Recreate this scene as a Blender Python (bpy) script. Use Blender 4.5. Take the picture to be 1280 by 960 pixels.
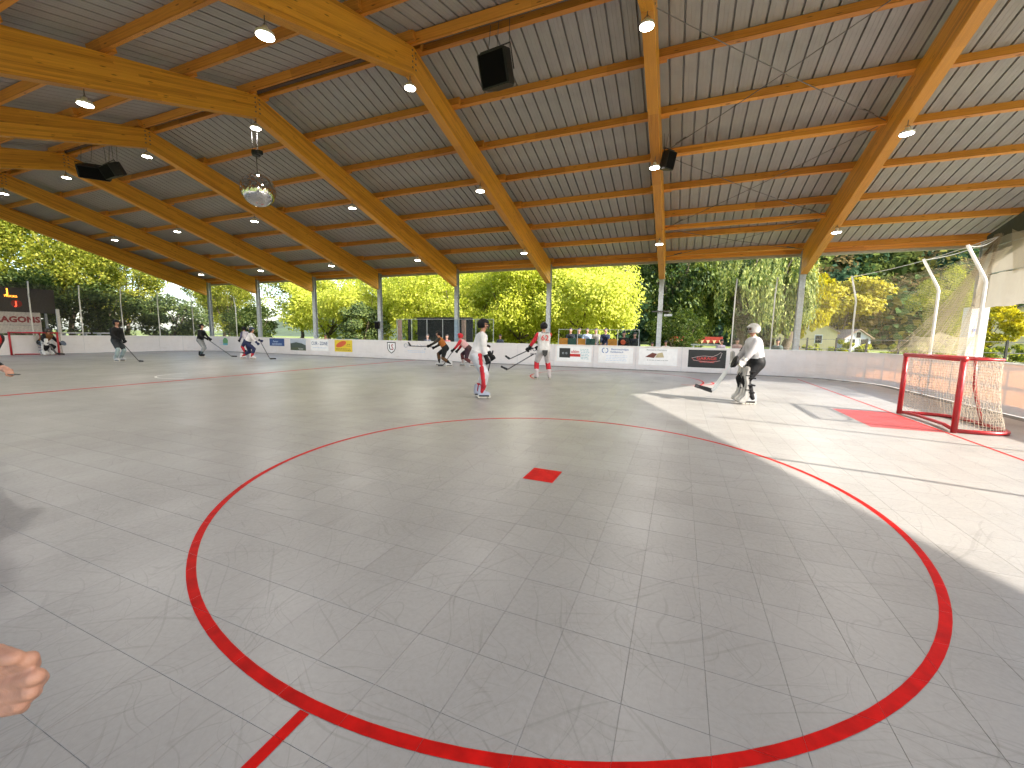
import bpy, bmesh, math, random
import numpy as np
from mathutils import Vector, Matrix, Quaternion
random.seed(7)
RNG = np.random.default_rng(11)
PI = math.pi
R = math.radians
for o in list(bpy.data.objects):
    bpy.data.objects.remove(o)
scene = bpy.context.scene
COL = scene.collection

# ------------------------------------------------------------------ camera
CAM_H = 1.509
YAW, PITCH, ROLL = 0.3903, 0.1215, 0.015
fwd = Vector((-math.sin(YAW)*math.cos(PITCH), math.cos(YAW)*math.cos(PITCH), -math.sin(PITCH)))
rgt = Vector((math.cos(YAW), math.sin(YAW), 0))
upv = rgt.cross(fwd)
CR = math.cos(ROLL)*rgt + math.sin(ROLL)*upv
CU = -math.sin(ROLL)*rgt + math.cos(ROLL)*upv
cam_data = bpy.data.cameras.new('camera')
cam = bpy.data.objects.new('camera', cam_data)
COL.objects.link(cam)
m = Matrix.Identity(4)
for a, v in enumerate((CR, CU, -fwd)):
    for b in range(3):
        m[b][a] = v[b]
m.translation = (0, 0, CAM_H)
cam.matrix_world = m
cam_data.sensor_width = 36
cam_data.lens = 506.18/1280*36
cam_data.clip_start = 0.05
cam_data.clip_end = 2000
scene.camera = cam

# ------------------------------------------------------------------ sky, sun, exposure
SUN_EL, SUN_AZ = R(34.0), R(12.5)        # azimuth measured from +X towards -Y
world = bpy.data.worlds.new('World')
scene.world = world
world.use_nodes = True
wn = world.node_tree.nodes
wn.clear()
sky = wn.new('ShaderNodeTexSky')
sky.sky_type = 'NISHITA'
sky.sun_disc = False
sky.sun_elevation = SUN_EL
sky.sun_rotation = R(90)+SUN_AZ
sky.air_density = 1.0
sky.dust_density = 1.6
bg = wn.new('ShaderNodeBackground')
bg.inputs['Strength'].default_value = 0.15
wo = wn.new('ShaderNodeOutputWorld')
world.node_tree.links.new(sky.outputs[0], bg.inputs[0])
world.node_tree.links.new(bg.outputs[0], wo.inputs[0])
sd = bpy.data.lights.new('sun', 'SUN')
sd.energy = 3.5
sd.angle = R(0.55)
sd.color = (1.0, 0.925, 0.82)
sun = bpy.data.objects.new('sun', sd)
COL.objects.link(sun)
sv = Vector((math.cos(SUN_EL)*math.cos(SUN_AZ), -math.cos(SUN_EL)*math.sin(SUN_AZ), math.sin(SUN_EL)))
sun.rotation_euler = sv.to_track_quat('Z', 'Y').to_euler()
sun.location = sv*60
scene.view_settings.view_transform = 'Standard'
scene.view_settings.look = 'None'
scene.view_settings.exposure = 2.0
scene.view_settings.gamma = 1.0
scene.view_settings.use_curve_mapping = False
cy = scene.cycles
cy.max_bounces = 7; cy.diffuse_bounces = 4; cy.glossy_bounces = 2; cy.transmission_bounces = 4; cy.transparent_max_bounces = 16
cy.caustics_reflective = False; cy.caustics_refractive = False
cy.use_adaptive_sampling = True; cy.adaptive_threshold = 0.03
cy.sample_clamp_indirect = 6.0

LAMP_W = 64.0       # power of one high-bay lamp

# ------------------------------------------------------------------ helpers: materials
def new_mat(name):
    mt = bpy.data.materials.new(name)
    mt.use_nodes = True
    nt = mt.node_tree
    for n in list(nt.nodes):
        nt.nodes.remove(n)
    out = nt.nodes.new('ShaderNodeOutputMaterial')
    return mt, nt, out

def N(nt, typ, **kw):
    n = nt.nodes.new(typ)
    for k, v in kw.items():
        if k in ('operation', 'blend_type', 'data_type', 'noise_dimensions', 'feature', 'wave_type', 'bands_direction', 'mode'):
            setattr(n, k, v)
        else:
            n.inputs[k].default_value = v
    return n

def L(nt, a, b):
    nt.links.new(a, b)

def math_node(nt, op, a, b=None):
    n = nt.nodes.new('ShaderNodeMath')
    n.operation = op
    for i, v in enumerate((a, b)):
        if v is None:
            continue
        if isinstance(v, (int, float)):
            n.inputs[i].default_value = v
        else:
            nt.links.new(v, n.inputs[i])
    return n.outputs[0]

def rampn(nt, src, stops):
    r = nt.nodes.new('ShaderNodeValToRGB')
    el = r.color_ramp.elements
    while len(el) < len(stops):
        el.new(0.5)
    for e, (p, c) in zip(el, stops):
        e.position = p
        e.color = (*c, 1) if len(c) == 3 else c
    nt.links.new(src, r.inputs[0])
    return r.outputs[0]

MATS = {}
def simple(name, col, rough=0.5, var=0.12, scale=8.0, bump=0.0, metallic=0.0, spec=0.5, sub=None):
    """principled with a soft procedural colour variation and a fine bump"""
    if name in MATS:
        return MATS[name]
    mt, nt, out = new_mat(name)
    p = nt.nodes.new('ShaderNodeBsdfPrincipled')
    tc = nt.nodes.new('ShaderNodeTexCoord')
    no = N(nt, 'ShaderNodeTexNoise', Scale=scale, Detail=5.0, Roughness=0.6)
    L(nt, tc.outputs['Object'], no.inputs['Vector'])
    c1 = tuple(max(0, c*(1-var)) for c in col)
    c2 = tuple(min(1, c*(1+var)) for c in col)
    L(nt, rampn(nt, no.outputs[0], [(0.3, c1), (0.7, c2)]), p.inputs['Base Color'])
    p.inputs['Roughness'].default_value = rough
    p.inputs['Metallic'].default_value = metallic
    p.inputs['Specular IOR Level'].default_value = spec
    if bump > 0:
        n2 = N(nt, 'ShaderNodeTexNoise', Scale=scale*6, Detail=3.0)
        L(nt, tc.outputs['Object'], n2.inputs['Vector'])
        b = N(nt, 'ShaderNodeBump', Strength=bump, Distance=0.01)
        L(nt, n2.outputs[0], b.inputs['Height'])
        L(nt, b.outputs[0], p.inputs['Normal'])
    L(nt, p.outputs[0], out.inputs[0])
    MATS[name] = mt
    return mt

def glulam_mat(name, base, lam=0.045):
    mt, nt, out = new_mat(name)
    p = nt.nodes.new('ShaderNodeBsdfPrincipled')
    tc = nt.nodes.new('ShaderNodeTexCoord')
    oi = nt.nodes.new('ShaderNodeObjectInfo')
    sep = nt.nodes.new('ShaderNodeSeparateXYZ')
    L(nt, tc.outputs['Object'], sep.inputs[0])
    zi = math_node(nt, 'FLOOR', math_node(nt, 'DIVIDE', sep.outputs[2], lam))
    # board ends staggered per lamella
    off = nt.nodes.new('ShaderNodeTexWhiteNoise'); off.noise_dimensions = '2D'
    cmb = nt.nodes.new('ShaderNodeCombineXYZ')
    L(nt, zi, cmb.inputs[0]); L(nt, oi.outputs['Random'], cmb.inputs[1])
    L(nt, cmb.outputs[0], off.inputs['Vector'])
    xi = math_node(nt, 'FLOOR', math_node(nt, 'DIVIDE', math_node(nt, 'ADD', sep.outputs[0], math_node(nt, 'MULTIPLY', off.outputs[0], 3.0)), 2.6))
    wn2 = nt.nodes.new('ShaderNodeTexWhiteNoise'); wn2.noise_dimensions = '3D'
    c2 = nt.nodes.new('ShaderNodeCombineXYZ')
    L(nt, xi, c2.inputs[0]); L(nt, zi, c2.inputs[1]); L(nt, oi.outputs['Random'], c2.inputs[2])
    L(nt, c2.outputs[0], wn2.inputs['Vector'])
    mp = nt.nodes.new('ShaderNodeMapping')
    mp.inputs['Scale'].default_value = (1.2, 30, 42)
    L(nt, tc.outputs['Object'], mp.inputs[0])
    gr = N(nt, 'ShaderNodeTexNoise', Scale=1.0, Detail=6.0, Roughness=0.65, Distortion=0.6)
    L(nt, mp.outputs[0], gr.inputs['Vector'])
    mixv = math_node(nt, 'ADD', math_node(nt, 'MULTIPLY', gr.outputs[0], 0.75), math_node(nt, 'MULTIPLY', wn2.outputs[0], 0.28))
    b = base
    col = rampn(nt, mixv, [(0.25, (b[0]*0.62, b[1]*0.52, b[2]*0.45)), (0.52, b), (0.8, (b[0]*1.22, b[1]*1.28, b[2]*1.4))])
    # knots
    vo = N(nt, 'ShaderNodeTexVoronoi', Scale=1.0)
    mp2 = nt.nodes.new('ShaderNodeMapping'); mp2.inputs['Scale'].default_value = (1.7, 5, 9)
    L(nt, tc.outputs['Object'], mp2.inputs[0]); L(nt, mp2.outputs[0], vo.inputs['Vector'])
    kn = rampn(nt, vo.outputs['Distance'], [(0.05, (0.35, 0.3, 0.28)), (0.12, (1, 1, 1))])
    # lamella glue line
    fr = math_node(nt, 'FRACT', math_node(nt, 'DIVIDE', sep.outputs[2], lam))
    gl = rampn(nt, fr, [(0.02, (0.72, 0.66, 0.6)), (0.07, (1, 1, 1))])
    mx = nt.nodes.new('ShaderNodeMix'); mx.data_type = 'RGBA'; mx.blend_type = 'MULTIPLY'; mx.inputs[0].default_value = 1
    L(nt, col, mx.inputs[6]); L(nt, kn, mx.inputs[7])
    mx2 = nt.nodes.new('ShaderNodeMix'); mx2.data_type = 'RGBA'; mx2.blend_type = 'MULTIPLY'; mx2.inputs[0].default_value = 1
    L(nt, mx.outputs[2], mx2.inputs[6]); L(nt, gl, mx2.inputs[7])
    L(nt, mx2.outputs[2], p.inputs['Base Color'])
    p.inputs['Roughness'].default_value = 0.42
    bp = N(nt, 'ShaderNodeBump', Strength=0.15, Distance=0.004)
    L(nt, gr.outputs[0], bp.inputs['Height']); L(nt, bp.outputs[0], p.inputs['Normal'])
    L(nt, p.outputs[0], out.inputs[0])
    return mt

def emit_mat(name, col, strength):
    mt, nt, out = new_mat(name)
    e = nt.nodes.new('ShaderNodeEmission')
    e.inputs[0].default_value = (*col, 1)
    e.inputs[1].default_value = strength
    L(nt, e.outputs[0], out.inputs[0])
    return mt

def leaf_mat(name, cols, trans=0.45, tcol=None):
    """leaves: colour differs from leaf to leaf, light shines through"""
    mt, nt, out = new_mat(name)
    g = nt.nodes.new('ShaderNodeNewGeometry')
    n = len(cols)
    c = rampn(nt, g.outputs['Random Per Island'], [((i+0.5)/n, cc) for i, cc in enumerate(cols)])
    d = nt.nodes.new('ShaderNodeBsdfPrincipled')
    d.inputs['Roughness'].default_value = 0.6
    d.inputs['Specular IOR Level'].default_value = 0.25
    L(nt, c, d.inputs['Base Color'])
    t = nt.nodes.new('ShaderNodeBsdfTranslucent')
    hs = nt.nodes.new('ShaderNodeMix'); hs.data_type = 'RGBA'; hs.blend_type = 'MULTIPLY'; hs.inputs[0].default_value = 1
    L(nt, c, hs.inputs[6]); hs.inputs[7].default_value = (*(tcol or (1.0, 1.0, 0.45)), 1)
    L(nt, hs.outputs[2], t.inputs[0])
    mx = nt.nodes.new('ShaderNodeMixShader'); mx.inputs[0].default_value = trans
    L(nt, d.outputs[0], mx.inputs[1]); L(nt, t.outputs[0], mx.inputs[2])
    L(nt, mx.outputs[0], out.inputs[0])
    return mt

def net_mat(name, col, cell, cover):
    """woven net: thin threads, open between"""
    mt, nt, out = new_mat(name)
    uv = nt.nodes.new('ShaderNodeUVMap')
    sep = nt.nodes.new('ShaderNodeSeparateXYZ')
    L(nt, uv.outputs[0], sep.inputs[0])
    a = math_node(nt, 'LESS_THAN', math_node(nt, 'FRACT', math_node(nt, 'DIVIDE', sep.outputs[0], cell)), cover)
    b = math_node(nt, 'LESS_THAN', math_node(nt, 'FRACT', math_node(nt, 'DIVIDE', sep.outputs[1], cell)), cover)
    fac = math_node(nt, 'MAXIMUM', a, b)
    d = nt.nodes.new('ShaderNodeBsdfDiffuse'); d.inputs[0].default_value = (*col, 1)
    t = nt.nodes.new('ShaderNodeBsdfTransparent')
    tl = nt.nodes.new('ShaderNodeBsdfTranslucent'); tl.inputs[0].default_value = (*col, 1)
    md = nt.nodes.new('ShaderNodeMixShader'); md.inputs[0].default_value = 0.35
    L(nt, d.outputs[0], md.inputs[1]); L(nt, tl.outputs[0], md.inputs[2])
    mx = nt.nodes.new('ShaderNodeMixShader')
    L(nt, fac, mx.inputs[0]); L(nt, t.outputs[0], mx.inputs[1]); L(nt, md.outputs[0], mx.inputs[2])
    L(nt, mx.outputs[0], out.inputs[0])
    return mt

def translucent_mat(name, col, tcol, fac, rough=0.4, scuff=False):
    mt, nt, out = new_mat(name)
    p = nt.nodes.new('ShaderNodeBsdfPrincipled')
    tc = nt.nodes.new('ShaderNodeTexCoord')
    no = N(nt, 'ShaderNodeTexNoise', Scale=3.0, Detail=6.0, Roughness=0.7)
    L(nt, tc.outputs['Object'], no.inputs['Vector'])
    base = rampn(nt, no.outputs[0], [(0.3, tuple(c*0.9 for c in col)), (0.62, col)])
    if scuff:
        g = nt.nodes.new('ShaderNodeNewGeometry')
        sp = nt.nodes.new('ShaderNodeSeparateXYZ'); L(nt, g.outputs['Position'], sp.inputs[0])
        low = rampn(nt, sp.outputs[2], [(0.15, (1, 1, 1)), (0.75, (0.15, 0.15, 0.15))])
        mp = nt.nodes.new('ShaderNodeMapping'); mp.inputs['Scale'].default_value = (2.2, 2.2, 16); mp.inputs['Rotation'].default_value = (0.12, 0.10, 0)
        L(nt, g.outputs['Position'], mp.inputs[0])
        nz = N(nt, 'ShaderNodeTexNoise', Scale=1.0, Detail=4.0, Roughness=0.7); L(nt, mp.outputs[0], nz.inputs['Vector'])
        mk_ = math_node(nt, 'MULTIPLY', math_node(nt, 'MULTIPLY', rampn(nt, nz.outputs[0], [(0.56, (0, 0, 0)), (0.70, (1, 1, 1))]), low), 0.32)
        mxs = nt.nodes.new('ShaderNodeMix'); mxs.data_type = 'RGBA'; L(nt, mk_, mxs.inputs[0]); L(nt, base, mxs.inputs[6]); mxs.inputs[7].default_value = (0.22, 0.22, 0.23, 1)
        base = mxs.outputs[2]
    L(nt, base, p.inputs['Base Color'])
    p.inputs['Roughness'].default_value = rough
    t = nt.nodes.new('ShaderNodeBsdfTranslucent'); t.inputs[0].default_value = (*tcol, 1)
    mx = nt.nodes.new('ShaderNodeMixShader'); mx.inputs[0].default_value = fac
    L(nt, p.outputs[0], mx.inputs[1]); L(nt, t.outputs[0], mx.inputs[2])
    L(nt, mx.outputs[0], out.inputs[0])
    return mt

# ------------------------------------------------------------------ helpers: meshes
class MB:
    def __init__(s):
        s.v = []; s.f = []; s.m = []; s.uv = None
    def add(s, verts, faces, mi=0):
        o = len(s.v)
        s.v.extend([tuple(q) for q in verts])
        s.f.extend([tuple(i+o for i in f) for f in faces])
        s.m.extend([mi]*len(faces))
    def box(s, c, size, mi=0, mat=None):
        hx, hy, hz = size[0]/2, size[1]/2, size[2]/2
        vs = [Vector((x, y, z)) for x in (-hx, hx) for y in (-hy, hy) for z in (-hz, hz)]
        if mat is not None:
            vs = [mat @ q for q in vs]
        c = Vector(c)
        s.add([q+c for q in vs], [(0, 1, 3, 2), (4, 6, 7, 5), (0, 4, 5, 1), (2, 3, 7, 6), (0, 2, 6, 4), (1, 5, 7, 3)], mi)
    def bar(s, a, b, w, h, mi=0, up=(0, 0, 1)):
        a, b = Vector(a), Vector(b)
        d = (b-a).normalized(); up = Vector(up)
        if abs(d.dot(up)) > 0.99: up = Vector((1, 0, 0))
        x = d.cross(up).normalized(); z = x.cross(d)
        vs = []
        for q in (a, b):
            for (i, j) in ((-1, -1), (1, -1), (1, 1), (-1, 1)):
                vs.append(q+x*(i*w/2)+z*(j*h/2))
        s.add(vs, [(3, 2, 1, 0), (4, 5, 6, 7), (0, 1, 5, 4), (1, 2, 6, 5), (2, 3, 7, 6), (3, 0, 4, 7)], mi)
    def tube(s, pts, r, n=8, mi=0, cap=True):
        pts = [Vector(q) for q in pts]
        rs = r if isinstance(r, (list, tuple)) else [r]*len(pts)
        o = len(s.v); prev = None
        for i, q in enumerate(pts):
            d = (pts[min(i+1, len(pts)-1)]-pts[max(i-1, 0)])
            d = d.normalized() if d.length > 1e-9 else Vector((0, 0, 1))
            if prev is None:
                x = d.orthogonal().normalized()
            else:
                x = (prev-d*prev.dot(d)); x = x.normalized() if x.length > 1e-6 else d.orthogonal().normalized()
            prev = x; y = d.cross(x)
            for k in range(n):
                a = 2*PI*k/n
                s.v.append(tuple(q+(x*math.cos(a)+y*math.sin(a))*rs[i]))
        for i in range(len(pts)-1):
            for k in range(n):
                k2 = (k+1) % n
                s.f.append((o+i*n+k, o+i*n+k2, o+(i+1)*n+k2, o+(i+1)*n+k)); s.m.append(mi)
        if cap:
            s.f.append(tuple(o+k for k in reversed(range(n)))); s.m.append(mi)
            e = o+(len(pts)-1)*n
            s.f.append(tuple(e+k for k in range(n))); s.m.append(mi)
    def lathe(s, prof, n=16, mi=0, c=(0, 0, 0), mat=None):
        o = len(s.v); c = Vector(c)
        for (r, z) in prof:
            for k in range(n):
                a = 2*PI*k/n
                q = Vector((r*math.cos(a), r*math.sin(a), z))
                if mat is not None: q = mat @ q
                s.v.append(tuple(q+c))
        for i in range(len(prof)-1):
            for k in range(n):
                k2 = (k+1) % n
                s.f.append((o+i*n+k, o+i*n+k2, o+(i+1)*n+k2, o+(i+1)*n+k)); s.m.append(mi)
    def prism(s, poly, depth_vec, mi=0):
        n = len(poly); d = Vector(depth_vec)
        vs = [Vector(q) for q in poly]
        s.add(vs+[q+d for q in vs], [tuple(range(n))[::-1], tuple(range(n, 2*n))] + [(i, (i+1) % n, n+(i+1) % n, n+i) for i in range(n)], mi)
    def data(s, name, mats, smooth=False):
        me = bpy.data.meshes.new(name)
        me.from_pydata(s.v, [], s.f)
        for q in mats: me.materials.append(q)
        if len(mats) > 1: me.polygons.foreach_set('material_index', s.m)
        if smooth: me.polygons.foreach_set('use_smooth', [True]*len(s.f))
        me.update()
        return me
    def build(s, name, mats, parent=None, loc=None, smooth=False, recalc=False):
        if not isinstance(mats, (list, tuple)): mats = [mats]
        me = s.data(name, mats, smooth)
        if recalc:
            bm = bmesh.new(); bm.from_mesh(me); bmesh.ops.recalc_face_normals(bm, faces=bm.faces); bm.to_mesh(me); bm.free()
        return link(name, me, parent, loc)

def link(name, me, parent=None, loc=None, rot=None):
    o = bpy.data.objects.new(name, me)
    COL.objects.link(o)
    if parent is not None: o.parent = parent
    if loc is not None: o.location = loc
    if rot is not None: o.rotation_euler = rot
    return o

def tag(o, label=None, cat=None, group=None, kind=None):
    if label: o['label'] = label
    if cat: o['category'] = cat
    if group: o['group'] = group
    if kind: o['kind'] = kind
    return o

def empty(name, loc=(0, 0, 0), rz=0.0):
    o = bpy.data.objects.new(name, None)
    o.empty_display_size = 0.3
    COL.objects.link(o)
    o.location = loc
    o.rotation_euler = (0, 0, rz)
    return o

def copy_tree(o, parent=None):
    c = o.copy(); COL.objects.link(c)
    c.parent = parent
    for ch in list(o.children):
        copy_tree(ch, c)
    return c

def text_geo(body, size, align='CENTER', bold=0.0):
    cu = bpy.data.curves.new('txt', 'FONT')
    cu.body = body; cu.size = size; cu.align_x = align; cu.align_y = 'CENTER'
    cu.resolution_u = 2; cu.offset = bold*size
    o = bpy.data.objects.new('txt', cu)
    COL.objects.link(o)
    dg = bpy.context.evaluated_depsgraph_get()
    me = bpy.data.meshes.new_from_object(o.evaluated_get(dg))
    vs = [v.co.copy() for v in me.vertices]; fs = [tuple(q.vertices) for q in me.polygons]
    bpy.data.objects.remove(o); bpy.data.meshes.remove(me); bpy.data.curves.remove(cu)
    return vs, fs

def put_text(mb, body, size, origin, ux, uy, mi, sx=1.0, bold=0.015):
    vs, fs = text_geo(body, size, 'CENTER', bold)
    ux, uy, o = Vector(ux), Vector(uy), Vector(origin)
    mb.add([o+ux*(v.x*sx)+uy*v.y for v in vs], fs, mi)

# ------------------------------------------------------------------ materials
M = {}
M['glulam'] = glulam_mat('glulam', (0.76, 0.345, 0.038))
M['purlin'] = glulam_mat('purlin_wood', (0.72, 0.30, 0.045), lam=0.4)
M['roof'] = simple('roof_sheet_metal', (0.335, 0.312, 0.298), rough=0.55, var=0.16, scale=0.9)
M['steel'] = simple('galvanised_steel', (0.42, 0.45, 0.48), rough=0.45, var=0.18, scale=14, metallic=0.35)
M['darkframe'] = simple('dark_gable_timber', (0.055, 0.06, 0.05), rough=0.7)
M['gutter'] = simple('gutter_metal', (0.38, 0.36, 0.32), rough=0.4, metallic=0.3)
M['ridgecap'] = simple('ridge_cap_metal', (0.10, 0.07, 0.055), rough=0.6)
M['cable'] = simple('steel_cable', (0.16, 0.15, 0.14), rough=0.4, metallic=0.6)
M['black'] = simple('black_plastic', (0.008, 0.008, 0.009), rough=0.5, var=0.3, scale=30)
M['blackcloth'] = simple('speaker_cloth', (0.004, 0.004, 0.005), spec=0.15, rough=0.9, bump=0.3, scale=60)
M['white'] = simple('white_plastic', (0.72, 0.72, 0.70), rough=0.4, var=0.06)
M['whitepaint'] = simple('white_paint', (0.74, 0.73, 0.70), rough=0.45, var=0.08, scale=5)
M['red'] = simple('red_gloss_paint', (0.36, 0.012, 0.016), rough=0.35, var=0.15, scale=9)
M['redline'] = simple('red_floor_paint', (0.44, 0.003, 0.002), rough=0.6, var=0.28, scale=9, spec=0.08)
M['whiteline'] = simple('white_floor_paint', (0.75, 0.74, 0.72), rough=0.45, var=0.08, scale=4)
M['board'] = translucent_mat('rink_board_plastic', (0.75, 0.79, 0.85), (0.95, 0.58, 0.28), 0.28, 0.4, True)
M['netcord'] = simple('goal_net_cord', (0.40, 0.34, 0.26), rough=0.8)
M['safetynet'] = net_mat('safety_net_mesh', (0.50, 0.42, 0.30), 0.05, 0.10)
M['densenet'] = net_mat('gathered_net_mesh', (0.52, 0.46, 0.34), 0.03, 0.30)
M['concrete'] = simple('concrete_apron', (0.33, 0.32, 0.30), rough=0.85, var=0.15, scale=2, bump=0.2)
M['lampglass'] = emit_mat('lamp_light', (1.0, 0.93, 0.82), 14.0)
M['skin'] = simple('skin', (0.42, 0.215, 0.145), rough=0.5, var=0.16, scale=40, bump=0.14, spec=0.35)
M['hair'] = simple('dark_hair', (0.03, 0.02, 0.015), rough=0.6)
M['curtain'] = translucent_mat('white_screen_fabric', (0.34, 0.315, 0.275), (0.5, 0.45, 0.37), 0.2, 0.8)

def col_mat(c, rough=0.7, nm=None):
    key = nm or 'cloth_%02d_%02d_%02d' % tuple(int(x*99) for x in c)
    return simple(key, c, rough=rough, var=0.2, scale=5, bump=0.7, spec=0.2)

# ------------------------------------------------------------------ ground
DX, DY = 0.3312, 0.3274          # floor tile size
GX, GY = -1.1309, 1.2407         # a tile corner
X0R, X1R, Y0R, Y1R = -33.9, 6.45, -0.9, 19.2     # rink extents
RC = 2.5                          # corner radius

def lawn_mat():
    mt, nt, out = new_mat('lawn_grass')
    p = nt.nodes.new('ShaderNodeBsdfPrincipled')
    g = nt.nodes.new('ShaderNodeNewGeometry')
    n1 = N(nt, 'ShaderNodeTexNoise', Scale=0.25, Detail=6.0, Roughness=0.6)
    n2 = N(nt, 'ShaderNodeTexNoise', Scale=9.0, Detail=5.0, Roughness=0.7)
    L(nt, g.outputs['Position'], n1.inputs['Vector']); L(nt, g.outputs['Position'], n2.inputs['Vector'])
    s = math_node(nt, 'ADD', math_node(nt, 'MULTIPLY', n1.outputs[0], 0.6), math_node(nt, 'MULTIPLY', n2.outputs[0], 0.4))
    L(nt, rampn(nt, s, [(0.3, (0.06, 0.09, 0.02)), (0.5, (0.16, 0.20, 0.035)), (0.7, (0.30, 0.30, 0.08))]), p.inputs['Base Color'])
    p.inputs['Roughness'].default_value = 0.9
    b = N(nt, 'ShaderNodeBump', Strength=0.8, Distance=0.05)
    L(nt, n2.outputs[0], b.inputs['Height']); L(nt, b.outputs[0], p.inputs['Normal'])
    L(nt, p.outputs[0], out.inputs[0])
    return mt
M['lawn'] = lawn_mat()
g = MB(); nn = 40
for i in range(nn+1):
    for j in range(nn+1):
        g.v.append((-600+1200*i/nn, -600+1200*j/nn, -0.10))
for i in range(nn):
    for j in range(nn):
        a = i*(nn+1)+j
        g.f.append((a, a+nn+1, a+nn+2, a+1)); g.m.append(0)
tag(g.build('ground', M['lawn']), kind='structure')
g = MB(); g.box((-11.5, 8.6, -0.055), (50, 25.5, 0.07))
tag(g.build('concrete_apron', M['concrete']), kind='structure')

def floor_mat():
    mt, nt, out = new_mat('sport_floor_tile')
    p = nt.nodes.new('ShaderNodeBsdfPrincipled')
    ge = nt.nodes.new('ShaderNodeNewGeometry')
    pos = ge.outputs['Position']
    sep = nt.nodes.new('ShaderNodeSeparateXYZ'); L(nt, pos, sep.inputs[0])
    tx = math_node(nt, 'FLOOR', math_node(nt, 'DIVIDE', math_node(nt, 'SUBTRACT', sep.outputs[0], GX), DX))
    ty = math_node(nt, 'FLOOR', math_node(nt, 'DIVIDE', math_node(nt, 'SUBTRACT', sep.outputs[1], GY), DY))
    cb = nt.nodes.new('ShaderNodeCombineXYZ'); L(nt, tx, cb.inputs[0]); L(nt, ty, cb.inputs[1])
    wt = nt.nodes.new('ShaderNodeTexWhiteNoise'); wt.noise_dimensions = '2D'; L(nt, cb.outputs[0], wt.inputs['Vector'])
    n1 = N(nt, 'ShaderNodeTexNoise', Scale=0.55, Detail=6.0, Roughness=0.6); L(nt, pos, n1.inputs['Vector'])
    n2 = N(nt, 'ShaderNodeTexNoise', Scale=38.0, Detail=4.0, Roughness=0.7); L(nt, pos, n2.inputs['Vector'])
    s = math_node(nt, 'ADD', math_node(nt, 'MULTIPLY', n1.outputs[0], 0.62),
                  math_node(nt, 'ADD', math_node(nt, 'MULTIPLY', wt.outputs[0], 0.07), math_node(nt, 'MULTIPLY', n2.outputs[0], 0.34)))
    base = rampn(nt, s, [(0.32, (0.195, 0.185, 0.172)), (0.52, (0.255, 0.245, 0.230)), (0.72, (0.298, 0.288, 0.273))])
    cur = base
    # skate scuffs: thin bent streaks in several directions
    for k, (ang, sc, seed) in enumerate(((0.5, 1.0, 3.1), (1.9, 1.15, 9.7), (2.6, 0.85, 17.3), (1.2, 1.35, 27.3), (0.1, 2.1, 41.0), (2.2, 2.4, 53.0), (1.5, 1.9, 66.0))):
        mp = nt.nodes.new('ShaderNodeMapping')
        mp.inputs['Rotation'].default_value = (0, 0, ang)
        mp.inputs['Location'].default_value = (seed, seed*1.7, 0)
        L(nt, pos, mp.inputs[0])
        wp = N(nt, 'ShaderNodeTexNoise', Scale=0.8*sc, Detail=1.0); L(nt, mp.outputs[0], wp.inputs['Vector'])
        av = nt.nodes.new('ShaderNodeVectorMath'); av.operation = 'MULTIPLY_ADD'
        L(nt, wp.outputs['Color'], av.inputs[0]); av.inputs[1].default_value = (0.9, 0.9, 0); L(nt, mp.outputs[0], av.inputs[2])
        st = nt.nodes.new('ShaderNodeMapping'); st.inputs['Scale'].default_value = (0.9*sc, 34*sc, 1); L(nt, av.outputs[0], st.inputs[0])
        nz = N(nt, 'ShaderNodeTexNoise', Scale=1.0, Detail=2.0, Roughness=0.5); L(nt, st.outputs[0], nz.inputs['Vector'])
        mask = rampn(nt, nz.outputs[0], [(0.64, (0, 0, 0)), (0.70, (1, 1, 1))])
        mk = math_node(nt, 'MULTIPLY', mask, 0.25)
        mx = nt.nodes.new('ShaderNodeMix'); mx.data_type = 'RGBA'
        L(nt, mk, mx.inputs[0]); L(nt, cur, mx.inputs[6]); mx.inputs[7].default_value = (0.11, 0.105, 0.095, 1)
        cur = mx.outputs[2]
    # dark rubber specks
    vo = N(nt, 'ShaderNodeTexVoronoi', Scale=2.3); vo.inputs['Randomness'].default_value = 1.0; L(nt, pos, vo.inputs['Vector'])
    sp = rampn(nt, vo.outputs['Distance'], [(0.012, (1, 1, 1)), (0.022, (0, 0, 0))])
    mx = nt.nodes.new('ShaderNodeMix'); mx.data_type = 'RGBA'
    L(nt, math_node(nt, 'MULTIPLY', sp, 0.8), mx.inputs[0]); L(nt, cur, mx.inputs[6]); mx.inputs[7].default_value = (0.04, 0.04, 0.04, 1)
    L(nt, mx.outputs[2], p.inputs['Base Color'])
    L(nt, rampn(nt, s, [(0.35, (0.46,)*3), (0.7, (0.32,)*3)]), p.inputs['Roughness'])
    p.inputs['Specular IOR Level'].default_value = 0.42
    b = N(nt, 'ShaderNodeBump', Strength=0.12, Distance=0.002); L(nt, n2.outputs[0], b.inputs['Height'])
    L(nt, b.outputs[0], p.inputs['Normal'])
    L(nt, p.outputs[0], out.inputs[0])
    return mt
M['tile'] = floor_mat()
M['joint'] = simple('tile_joint_dirt', (0.15, 0.14, 0.125), rough=0.9)

def in_rink(x, y, mg=0.0):
    x0, x1, y0, y1 = X0R+mg, X1R-mg, Y0R+mg, Y1R-mg
    if not (x0 <= x <= x1 and y0 <= y <= y1): return False
    cx = min(max(x, x0+RC), x1-RC); cy = min(max(y, y0+RC), y1-RC)
    return (x-cx)**2+(y-cy)**2 <= RC*RC or cx == x or cy == y

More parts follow.
